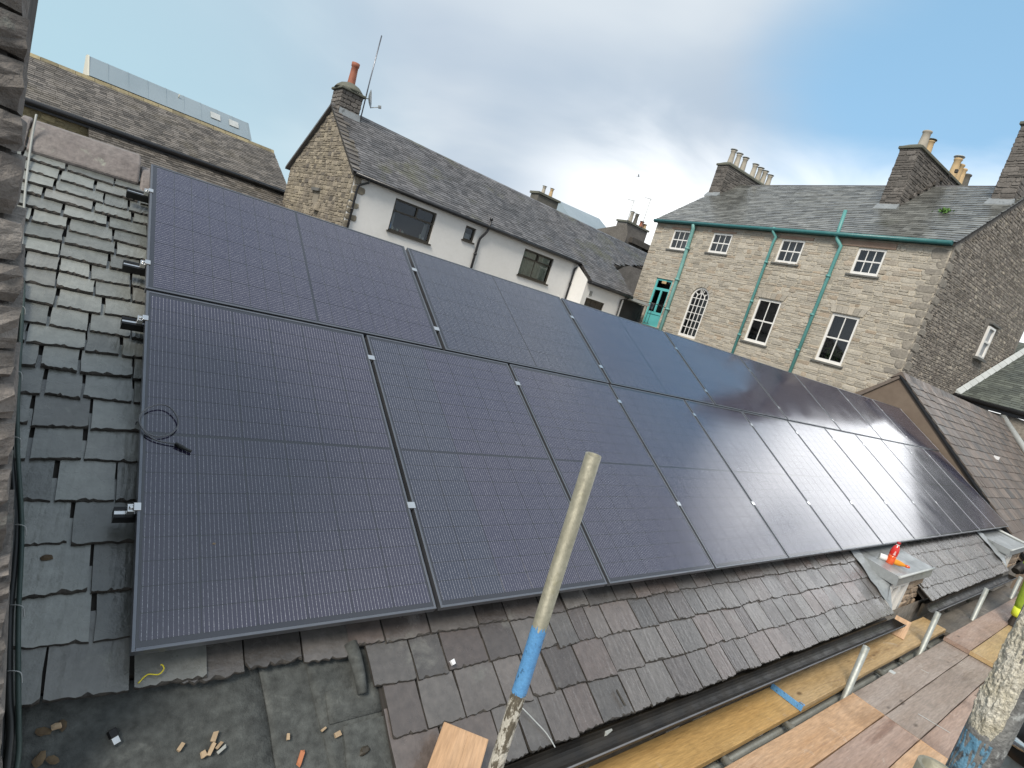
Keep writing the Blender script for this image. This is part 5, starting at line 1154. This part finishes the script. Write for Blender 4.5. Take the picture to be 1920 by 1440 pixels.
mb = MB(); mb.add([(-1.6, 0, 0), (2.5, 0, 0), (2.5, 0, 14.2), (2.1, 0, 14.82), (-1.6, 0, 13.15)], [(0, 1, 2, 3, 4)]); mb.quad((2.5, 0, 0), (2.5, 4, 0), (2.5, 4, 14.2), (2.5, 0, 14.2)); mb.build('gable', 'rubble_dark', F2)
mb = MB(); mb.box(-.6, 1.1, -.10, .0, 12.95, 13.12); mb.build('string_course', 'lead_pale', F2)
F3 = empty('far_stack_house', 'distant stone house end with a broad chimney stack beside the stone terrace', 'house', (32.4, 28, 0))
mb = MB(); mb.box(-1.0, 4, .2, 6, 0, 13.6); mb.build('wall', 'chimney_stone', F3); mb = MB(); mb.box(-.75, 4.0, -.05, 1.2, 13.75, 14.15); mb.build('coping', 'mortar_dark', F3); 
s3 = fstack(F3, -1.5, .95, .3, 1.3, 12.8, 15.15, 'chimney_stone', [(-.85, .7, .85, .16, 'grey_pot'), (-.30, .7, .85, .16, 'chimney_render'), (.35, .6, .5, .17, 'red_pot'), (.75, .6, .4, .16, 'buff_pot')])
for nm, x, zt, lab in (('tv_aerial', 30.75, 16.6, 'thin television aerial left of the broad distant chimney stack'), ('tv_aerial', 32.40, 17.3, 'taller television aerial rising from the broad distant chimney stack')):
    r_ = empty(nm, lab.replace('left of', 'standing clear of'), 'aerial', (x, 28.2, 14.9)); mb = MB(); mb.tube([(0, 0, 0), (.02, 0, zt-14.9)], .022, 6); mb.build('mast', 'galv', r_)
    mb = MB(); mb.tube([(-.65, 0, zt-15.05), (.12, 0, zt-14.92)], .016, 5)
    for i in range(6): mb.tube([(-.6+i*.12, -.12, zt-15.04+i*.02), (-.6+i*.12, .12, zt-15.04+i*.02)], .008, 4)
    mb.build('aerial_array', 'galv', r_)
# bird
bd = MB(); bd.lathe([(.01, -.16), (.045, -.06), (.05, .04), (.03, .12), (.008, .17)], (0, 0, 0), 8); bd.add([(0, .02, .03), (.30, .05, .10), (.34, .05, .02), (0, .02, -.06)], [(0, 1, 2, 3)]); bd.add([(0, -.02, .03), (-.28, .10, .10), (-.32, .10, .02), (0, -.02, -.06)], [(3, 2, 1, 0)]); bd.add([(0, 0, -.14), (.06, 0, -.26), (-.06, 0, -.26)], [(0, 1, 2)])
o = tag(bd.build('bird', 'bird_dark'), 'small dark bird flying over the distant rooftops', 'bird'); o.scale = (.55, .55, .55); o.location = (30.2, 28, 18.17); o.rotation_euler = (R(70), R(20), R(30))

# ------------------------------------------------------------------ brown slate gable at the end of the panels
BG = empty('brown_slate_building', 'building with a brown slate roof and plastered gable at the end of the panels', 'building', (14.05, 0, 0))
m_, my, mz_ = .865, 2.69, 8.43
mb = MB(); mb.add([(0, -.60, 0), (0, 6.0, 0), (0, 6.0, 5.5), (0, my, mz_-.03), (0, -.60, mz_-.03-(my+.60)*m_)], [(4, 3, 2, 1, 0)]); mb.quad((0, -.6, 0), (12, -.6, 0), (12, -.6, 5.6), (0, -.6, 5.6)); mb.quad((0, 6.0, 5.5), (0, 6.0, 0), (12, 6.0, 0), (12, 6.0, 5.5)); mb.build('gable_wall', 'brown_plaster', BG)
ang = math.atan(m_); cg, sg = math.cos(ang), math.sin(ang)
def PG(u, v, n): return (u, -.75+v*cg-n*sg, mz_-(my+.75)*m_+v*sg+n*cg)
VG = (my+.75)/cg
mb = MB(); mb.extrude([PG(-.03, 0, -.02), PG(11.2, 0, -.02), PG(11.2, VG, -.02), PG(-.03, VG, -.02)], (0, 0, -.07)); groof = mb.build('roof', 'roof_deck', BG)
slate_field(PG, -.05, 11.1, 0, VG, .235, (.24, .36), .013, groof, 'slate_brown', n_single=280, key=lambda s: s[0], rag=.012)
mb = MB(); mb.extrude([(-.04, my, mz_-.01), (-.04, 6.2, mz_-3.5), (-.04, 6.2, mz_-3.6), (-.04, my, mz_-.10)], (11.2, 0, 0)); mb.build('rear_roof', 'slate_brown', BG)
x = -.06
while x < 11:
    ln = rnd.uniform(.38, .46); mb = MB(); mb.tone(); mb.extrude([(x, my-.17, mz_-.12), (x, my-.02, mz_+.05), (x, my+.02, mz_+.05), (x, my+.17, mz_-.14), (x, my, mz_-.02)], (ln-.012, 0, 0)); mb.build('ridge_tile', 'slate_brown', groof); x += ln
mb = MB(); mb.extrude([PG(-.055, 0, -.04), PG(-.055, VG, -.04), PG(-.055, VG, .0), PG(-.055, 0, .0)], (.03, 0, 0)); mb.build('verge_trim', 'black_paint', groof)
mb = MB(); mb.box(2.6, 2.64, 0, 0.02, 0, .0) if False else None
mb = MB(); a_ = PG(3.9, 2.7, .045); mb.box(a_[0]-.012, a_[0]+.012, a_[1]-.06, a_[1]+.06, a_[2]-.03, a_[2]+.05); tag(mb.build('paper_strip', 'paper_white'), 'small white scrap lying on the brown slates', 'scrap'); bpy.data.objects['paper_strip'].location = (14.05, 0, 0)
# wing against the near gable, its flashing climbing the wall
RW = empty('slate_wing', 'slate-roofed wing with pale lead flashing against the stone house gable', 'building', (25.13, 4.3, 0))
def PR(u, v, n): c_, s_ = math.cos(R(29.5)), math.sin(R(29.5)); return (-.12+v*c_-n*s_, -u-.0087*0, 8.86+v*s_+n*c_)
mb = MB(); mb.extrude([PR(0.1, 0, -.02), PR(7, 0, -.02), PR(7, 6, -.02), PR(0.45, 6, -.02)], (0, 0, -.08)); wr_ = mb.build('roof', 'roof_deck', RW)
slate_field(lambda u, v, n: PR(u, v, n), .1, 7, 0, 6, .17, (.2, .36), .014, wr_, 'slate_green', rag=.01)
mb = MB()
for i in range(14):
    v0, v1 = i*.43, i*.43+.40; y0 = .05+.087*v0; mb.tone(); p = [PR(y0-.02, v0, .05), PR(y0+.17, v0, .045), PR(y0+.19, v1, .045), PR(y0+.02, v1, .05)]; mb.add(p+[(a, b, c+.12) if k in (0, 3) else (a, b, c+.012) for k, (a, b, c) in enumerate(p)], [(0, 1, 2, 3), (4, 5, 6, 7), (0, 1, 5, 4), (1, 2, 6, 5), (2, 3, 7, 6), (3, 0, 4, 7)])
mb.build('flashing', 'lead_pale', wr_)
mb = MB(); mb.tube([(-.2, -.02, 8.80), (-.2, -7, 8.78)], .075, 8); mb.build('gutter', 'black_paint', RW); mb = MB(); mb.box(-.11, -.02, -7, 0, 8.62, 8.82); mb.build('fascia', 'black_paint', RW)
mb = MB(); mb.box(0, 6, -7, -.35, 0, 8.6); mb.build('wall', 'rubble_dark', RW)
# cross roof meeting the brown slope, with a lead-lined valley
CR = empty('cross_roof_building', 'dark slate cross roof with pale lead valleys beside the brown roof', 'building', (26.0, 0, 0))
mb = MB(); mb.add([(-.8, 2.75, 8.50), (6, 2.6, 8.62), (7, -.8, 6.2), (-4.2, -.4, 6.15)], [(0, 3, 2, 1)]); o = mb.build('roof', 'slate_green', CR)
mb = MB(); mb.tube([(-.95, 2.74, 8.52), (-2.9, 1.2, 7.30), (-5.2, -.5, 5.95)], .10, 8); mb.build('valley_lead', 'lead_pale', CR); mb = MB(); mb.tube([(-.9, 2.75, 8.56), (6, 2.62, 8.66)], .11, 8); mb.build('ridge_lead', 'lead_pale', CR)
mb = MB(); mb.box(-.5, 7, -.2, 2.5, 0, 6.1); mb.build('wall', 'rubble_dark', CR)

# ------------------------------------------------------------------ scaffold
def sboard(x0, x1, y0, y1, zt, mat, label, th=.038, tilt=0, bands=True):
    r_ = empty('scaffold_board', label, 'scaffold board', (x0, y0, zt-th), (0, tilt, 0)); mb = MB(); L_ = x1-x0; W2 = y1-y0
    nseg = 12; pts = []
    for i in range(nseg+1):
        f = i/nseg; sag = .003*math.sin(f*math.pi*2+x0); cup = .0015
        for (y, z) in ((0, 0), (W2, 0), (W2, th), (W2*.5, th-cup), (0, th)): pts.append((L_*f, y+.0015*math.sin(i*1.7+y*9), z+sag))
    fs = []
    for i in range(nseg):
        for k in range(5): fs.append((i*5+k, i*5+(k+1) % 5, (i+1)*5+(k+1) % 5, (i+1)*5+k)[::-1])
    fs += [(0, 1, 2, 3, 4)[::-1], tuple(nseg*5+k for k in range(5))]
    ox, oy = rnd.uniform(0, 30), rnd.uniform(0, 30); mb.add([(x+ox, y+oy, z) for x, y, z in pts], fs); o = mb.build('plank', mat, r_, bevel=.003); o.location = (-ox, -oy, 0)
    # the texture is read in the plank's own space, so set each off from its neighbours
    return r_
YB = [-.748+.0, -.975, -1.203, -1.431, -1.66, -1.89, -2.12]
zt = 5.5
lefts = ['board_orange', 'board_pink', 'board_orange', 'board_grey', 'board_pink', 'board_grey']; mids = ['board_grey', 'board_grey', 'board_pink', 'board_straw', 'board_grey', 'board_pink']; rights = ['board_pink', 'board_straw', 'board_grey', 'board_pink', 'board_grey', 'board_grey']
rown = ['nearest the gutter', 'second from the gutter', 'third from the gutter', 'fourth from the gutter', 'fifth from the gutter', 'outermost']
for i in range(6):
    y1, y0 = YB[i]-.004, YB[i+1]+.003
    sboard(.4, 4.668, y0, y1, zt-rnd.uniform(0, .003), lefts[i], f'worn scaffold board in the deck row {rown[i]}, beside the painted pole')
    sboard(4.680, 7.27, y0, y1, zt-rnd.uniform(0, .003), mids[i], f'middle scaffold board of the deck row {rown[i]}')
    sboard(7.20, 12.4, y0+.002, y1+.002, zt+.041, rights[i], f'far raised scaffold board of the deck row {rown[i]}, towards the hi-vis worker')
sboard(.2, 4.9, -.682, -.456, 5.5, 'board_yellow', 'bright yellow inner scaffold board below the gutter')
sb = sboard(3.90, 7.50, -.692, -.470, 5.54, 'board_straw', 'straw coloured inner scaffold board with a blue metal end band, lapped on the yellow one')
eb = MB(); eb.box(-.006, .0, -.001, .223, -.001, .0395); eb.box(-.006, .03, -.001, .03, .0385, .0402); eb.build('end_band', 'blue_paint', sb)
eb = MB(); eb.box(.0, .022, .002, .035, .0386, .0410); eb.build('band_nail_plate', 'silver', sb)
sboard(7.55, 11.8, -.75, -.515, 5.50, 'board_dark', 'dark weathered inner scaffold board under the second gutter')
# raised plank resting from the deck onto the roof edge
pk = empty('loose_plank', 'short plank resting aslant on the roof edge against the painted pole', 'plank', (1.077, -.324, 5.92)); e = Vector((.155, -.162, 0)).normalized(); h = Vector((e.y, -e.x, 0)); dd = (h*math.cos(R(15))-Vector((0, 0, math.sin(R(15))))); nn = e.cross(dd).normalized()
if nn.z < 0: nn = -nn
mtx = Matrix((dd, e, nn)).transposed().to_4x4() if dd.cross(e).dot(nn) > 0 else Matrix((dd, -e, nn)).transposed().to_4x4()
pk.rotation_euler = mtx.to_euler(); sg_ = 1 if dd.cross(e).dot(nn) > 0 else -1
mb = MB(); y0, y1 = (0, .19) if sg_ > 0 else (-.19, 0); mb.box(0, 1.36, y0, y1, -.040, 0); o = mb.build('plank', 'board_orange', pk, bevel=.004)
mb = MB(); mb.box(.02, .9, y0+(y1-y0)*.56, y0+(y1-y0)*.562, -.001, .0006); mb.build('crack', 'brown_wood', pk)
# leaning offcut at the dormer
of = empty('plywood_offcut', 'orange plywood offcut leaning against the dormer wall', 'offcut', (6.36, -.56, 5.54), (R(0), R(-50), R(10))); mb = MB(); mb.box(0, .20, -.04, .09, 0, .014); mb.build('sheet', 'board_orange', of)
def pole(name, p0, p1, label, mat='galv', r=.02415, parts=()):
    root = empty(name, label, 'scaffold pole', p0, (0, 0, 0)); v = Vector(p1)-Vector(p0); mb = MB(); mb.pipe((0, 0, 0), v, r, r-.0045, 28); mb.build('tube', mat, root)
    return root
# painted pole in front of the panels
p0, p1 = Vector((1.075, -.722, 3.6)), Vector((.940, -.722, 7.235)); mp = pole('scaffold_pole', p0, p1, 'upright scaffold pole with a blue band and flaking white paint', 'galv_pole')
dv = (p1-p0); zf = lambda z: dv*((z-p0.z)/dv.z)
def ragged(parent, za, zb, mat, name, r, amp0, amp1, n=40, wob=0.0004):
    mb = MB(); rows_ = 14; a0 = [rnd.uniform(-amp0, amp0) for _ in range(n)]; a1 = [rnd.uniform(-amp1, amp1) for _ in range(n)]; pts = []
    for j in range(rows_+1):
        f = j/rows_
        for k in range(n):
            z = za+(zb-za)*f+a0[k]*(1-f)+a1[k]*f; c = zf(z); an = 2*math.pi*k/n; rr = r+wob*rnd.random(); pts.append((c.x+rr*math.cos(an), c.y+rr*math.sin(an), c.z))
    mb.add(pts, [(j*n+k, j*n+(k+1) % n, (j+1)*n+(k+1) % n, (j+1)*n+k) for j in range(rows_) for k in range(n)], sm=True); return mb.build(name, mat, parent)
ragged(mp, 6.415, 6.655, 'blue_paint', 'blue_band', .02445, .006, .016)
ragged(mp, 5.3, 6.418, 'flaky_white', 'white_paint', .02435, .0, .012)
ragged(mp, 6.64, 6.80, 'flaky_white', 'white_smear', .02432, .01, .06) if False else None
for i, (x, zt_, lab) in enumerate(((4.66, 5.878, 'short scaffold pole stub at the joint of the deck boards'), (6.58, 5.895, 'short scaffold pole stub beside the dormer and its bottles'), (8.62, 5.93, 'scaffold pole stub under the second gutter'), (11.0, 5.86, 'farthest scaffold pole stub, below the second lead dormer'))):
    pole('scaffold_pole', (x+.09, -.716, 3.5), (x, -.716, zt_), lab, 'galv')
# big crusted pole at the right edge, pale tube and clamp behind it
p0, p1 = Vector((.735, -1.712, 5.51)), Vector((.705, -1.712, 8.4)); bp_ = pole('scaffold_pole', p0, p1, 'near scaffold pole crusted with cream foam and blue paint', 'dirty_pole'); dv = p1-p0; zf = lambda z: dv*((z-p0.z)/dv.z)
cr = MB(); n = 46; m = 70; pts = []; camd = Vector((-.3192-.72, -1.7704+1.712, 0)); a0 = math.atan2(camd.y, camd.x)
for j in range(m+1):
    f = j/m; z = 7.235+.20*f
    for k in range(n+1):
        an = a0-1.25+1.75*k/n; c = zf(z); q = Vector((c.x, c.y, c.z))
        edge = min(1, min(f, 1-f)*7, min(k, n-k)/5); nz = mnoise.noise((an*5, z*42, 1.3))*.5+mnoise.noise((an*17, z*150, 7.1))*.5
        amt = max(-.0012, (.0016+.0062*max(0, nz+.22))*edge-.0014*(1-edge)-.0025*max(0, mnoise.noise((an*3, z*22, 4.4))-.22)*4)
        rr = .02415+amt; pts.append((q.x+rr*math.cos(an), q.y+rr*math.sin(an), q.z))
cr.add(pts, [(j*(n+1)+k, j*(n+1)+k+1, (j+1)*(n+1)+k+1, (j+1)*(n+1)+k) for j in range(m) for k in range(n)], sm=True); cr.build('foam_crust', 'foam_crust', bp_)
cr = MB(); pts = []
for j in range(31):
    f = j/30; z = 7.15+.085*f
    for k in range(31):
        an = a0-1.3+1.7*k/30; c = zf(z); rr = .02415+.0012*(mnoise.noise((an*6, z*60, 3))-.02); pts.append((c.x+rr*math.cos(an), c.y+rr*math.sin(an), c.z))
cr.add(pts, [(j*31+k, j*31+k+1, (j+1)*31+k+1, (j+1)*31+k) for j in range(30) for k in range(30)], sm=True); cr.build('blue_splash', 'blue_splash', bp_)
p2 = pole('scaffold_pole', (.895, -1.752, 5.51), (.872, -1.748, 8.3), 'pale clean scaffold pole with a clamp, just behind the crusted pole', 'galv')
mb = MB(); mb.lathe([(.027, -.028), (.034, -.024), (.034, .024), (.027, .028)], (-.032, 0, 1.70), 20); cpl = mb.build('coupler', 'rail_black', p2)
mb = MB(); mb.box(-.075, -.045, -.045, -.01, 1.68, 1.72); mb.tube([(-.06, -.06, 1.70), (-.06, .02, 1.70)], .008, 8); mb.build('coupler_bolt', 'silver', cpl)
pole('scaffold_pole', (.622, -1.694, 5.51), (.596, -1.696, 7.208), 'open-topped scaffold pole stub standing on the deck beside the crusted pole', 'galv_pole')
# ledgers and transoms under the boards
for (y, z, lab) in ((-.655, 5.35, 'long horizontal scaffold tube under the inner boards'), (-2.0, 5.35, 'long horizontal scaffold tube under the outer edge of the deck')):
    r_ = empty('scaffold_ledger', lab, 'scaffold tube', (-.5, y, z)); mb = MB(); mb.tube([(0, 0, 0), (13, 0, 0)], .02415, 14); mb.build('tube', 'galv', r_)
for i, x in enumerate((1.35, 2.15, 2.95, 3.75, 4.78, 5.55, 6.12, 6.95, 7.8, 8.7, 9.8, 11.1)):
    pl_ = ['beside the painted pole', 'under the yellow board near the painted pole', 'under the middle of the yellow board', 'under the lap of the yellow and straw boards', 'beside the pole stub at the board joint', 'under the middle of the straw board', 'under the straw board short of the dormer', 'under the step in the deck', 'just past the step in the deck', 'beside the stub under the second gutter', 'under the dark weathered board', 'beside the farthest pole stub'][i]
    r_ = empty('scaffold_transom', 'grey scaffold cross tube '+pl_, 'scaffold tube', (x, -2.1, 5.4345), (0, 0, 0)); mb = MB(); mb.tube([(0, 0, 0), (0, 1.66, 0)], .02415, 14); mb.build('tube', 'galv', r_)
    if i % 2 == 0:
        mb = MB(); mb.lathe([(.031, -.025), (.036, 0), (.031, .025)], (0, 0, 0), 12); mb.v = [(a, 1.447+c, b) for a, b, c in mb.v]; mb.build('coupler', 'rail_black', r_)
cl = empty('board_clip', 'small pale metal clip on the deck edge beside a cross tube', 'clip', (5.53, -.768, 5.5)); mb = MB(); mb.box(-.03, .03, -.02, .016, 0, .008); mb.box(-.03, .03, .016, .022, -.04, .008); mb.build('clip_plate', 'lead_pale', cl, bevel=.002)
sp = MB(); sp.add([(0, 0, 0), (.07, -.018, .012), (.16, .0, .004), (.09, .018, .014)], [(0, 1, 2, 3)]); o = sp.build('slate_sliver', 'brown_wood'); o.location = (6.16, -1.225, 5.503); o.rotation_euler = (0, 0, R(-75)); o.modifiers.new('t', 'SOLIDIFY').thickness = .006; tag(o, 'dark pointed sliver lying across a joint of the deck', 'sliver')
for i, (x, y, ln, rz) in enumerate(((5.06, -1.09, .20, -80), (6.0, -.86, .06, -70))):
    mb = MB(); mb.box(0, ln, -.002, .002, 0, .003); o = mb.build('pale_splinter', 'lead_pale'); o.location = (x, y, 5.5); o.rotation_euler = (0, 0, R(rz)); tag(o, ['long pale splinter lying on the middle deck boards', 'short pale splinter on the deck board nearest the gutter'][i], 'splinter')
# ------------------------------------------------------------------ bottles on the dormer
bt = empty('drink_bottle', 'upright red and orange drink bottle standing on the lead dormer roof', 'bottle', (6.755, -.155, 6.075), (R(2), 0, 0))
mb = MB(); mb.lathe([(.034, 0), (.039, .006), (.039, .055), (.036, .062), (.037, .075), (.037, .100)], (0, 0, 0), 20); mb.build('bottle_base', 'bottle_orange', bt)
mb = MB(); mb.lathe([(.0375, .100), (.039, .108), (.039, .150), (.033, .185), (.022, .208), (.018, .214), (.016, .222)], (0, 0, 0), 20); mb.build('bottle_sleeve', 'bottle_red', bt)
mb = MB(); mb.lathe([(.0175, .216), (.0178, .228)], (0, 0, 0), 16); mb.build('neck_ring', 'bottle_white', bt)
mb = MB(); mb.lathe([(.019, .228), (.019, .250), (.017, .254)], (0, 0, 0), 16); mb.build('cap', 'bottle_cap_red', bt)
for k in range(5):
    mb = MB(); an = R(205)+.0*k; c_ = Vector((math.cos(an), math.sin(an), 0)); t_ = Vector((-c_.y, c_.x, 0)); p = c_*.0393+Vector((0, 0, .112+k*.009)); w2 = .010*(1-.1*k)
    mb.add([p-t_*w2, p+t_*w2, p+t_*w2+Vector((0, 0, .005)), p-t_*w2+Vector((0, 0, .005))], [(0, 1, 2, 3)]); mb.build('label_print', 'bottle_white', bt)
lb_ = empty('lying_bottle', 'amber bottle with a white base lying on its side behind the red bottle', 'bottle', (6.72, -.06, 6.112), (0, R(90), R(-62)))
mb = MB(); mb.lathe([(.031, .07), (.032, .08), (.032, .17), (.028, .20), (.016, .235), (.013, .245)], (0, 0, 0), 18); mb.build('bottle_body', 'bottle_amber', lb_)
mb = MB(); mb.lathe([(.030, 0), (.033, .005), (.033, .07)], (0, 0, 0), 18); mb.build('white_label', 'bottle_white', lb_)
mb = MB(); mb.lathe([(.015, .245), (.015, .27), (.010, .285)], (0, 0, 0), 14); mb.build('cap', 'bottle_orange', lb_)
# ------------------------------------------------------------------ worker at the far end of the deck
PX, PY, PZ = 9.22, -1.14, 5.541
per = empty('person', 'worker in hi-vis yellow trousers and dark boots standing on the far deck boards', 'person', (PX, PY, PZ), (0, 0, R(100)))
def skinned(name, verts, edges, radii, mat, parent, sub=2):
    me = bpy.data.meshes.new(name); me.from_pydata(verts, edges, []); o = bpy.data.objects.new(name, me); C.objects.link(o); o.parent = parent
    me.materials.append(MATS[mat]); s = o.modifiers.new('skin', 'SKIN'); s.use_smooth_shade = True
    for v, r in zip(me.skin_vertices[0].data, radii): v.radius = (r, r)
    me.skin_vertices[0].data[0].use_root = True
    b = o.modifiers.new('sub', 'SUBSURF'); b.levels = sub; b.render_levels = sub
    return o
V = [(0, 0, .98), (0, .01, 1.2), (0, .01, 1.40), (0, -.01, 1.52), (0, -.03, 1.62), (0, -.03, 1.74)]; Rr = [.15, .145, .15, .065, .095, .085]; E_ = [(0, 1), (1, 2), (2, 3), (3, 4), (4, 5)]
for s in (-1, 1):
    b0 = len(V); V += [(s*.10, 0, .90), (s*.12, -.02, .50), (s*.13, .02, .11), (s*.13, -.10, .06)]; Rr += [.10, .07, .052, .045]; E_ += [(0, b0), (b0, b0+1), (b0+1, b0+2), (b0+2, b0+3)]
    b0 = len(V); V += [(s*.20, .01, 1.40), (s*.26, .03, 1.12), (s*.25, -.10, .90), (s*.25, -.14, .83)]; Rr += [.07, .055, .04, .038]; E_ += [(2, b0), (b0, b0+1), (b0+1, b0+2), (b0+2, b0+3)]
    hb = b0+3
    for k, (dx, dz, l) in enumerate(((-.028, -.02, .06), (-.010, -.03, .075), (.008, -.03, .078), (.026, -.02, .065), (-.04 if s > 0 else .04, .01, .05))):
        f0 = len(V); V += [(s*.25+dx, -.165, .80+dz*.3), (s*.25+dx*1.1, -.18, .80+dz-l*.6)]; Rr += [.010, .008]; E_ += [(hb, f0), (f0, f0+1)]
skinned('body', V, E_, Rr, 'hivis', per)
for s in (-1, 1):
    mb = MB(); mb.add([(s*.13-.05, .08, 0), (s*.13+.05, .08, 0), (s*.13+.055, -.12, 0), (s*.13+.035, -.21, 0), (s*.13-.035, -.21, 0), (s*.13-.055, -.12, 0), (s*.13-.045, .075, .14), (s*.13+.045, .075, .14), (s*.13+.045, -.06, .13), (s*.13+.032, -.19, .065), (s*.13-.032, -.19, .065), (s*.13-.045, -.06, .13)],
        [(0, 1, 7, 6), (1, 2, 8, 7), (2, 3, 9, 8), (3, 4, 10, 9), (4, 5, 11, 10), (5, 0, 6, 11), (6, 7, 8, 11), (8, 9, 10, 11), (5, 4, 3, 2, 1, 0)]); mb.build('boot', 'boot_leather', per, bevel=.012)
    mb = MB(); mb.lathe([(.072, .13), (.076, .17), (.075, .24)], (s*.13, .02, 0), 18); mb.build('trouser_cuff', 'dark_cloth' if False else 'hivis_band', per)
    mb = MB(); mb.lathe([(.076, .22), (.085, .30), (.095, .50), (.11, .75), (.12, .86)], (s*.125, .0, 0), 18); mb.build('trouser_leg', 'hivis', per)
mb = MB(); mb.lathe([(.02, .0), (.11, .02), (.125, .07), (.12, .10), (.02, .16)][::1], (0, -.03, 1.72), 18); mb.build('hard_hat', 'bottle_white', per)
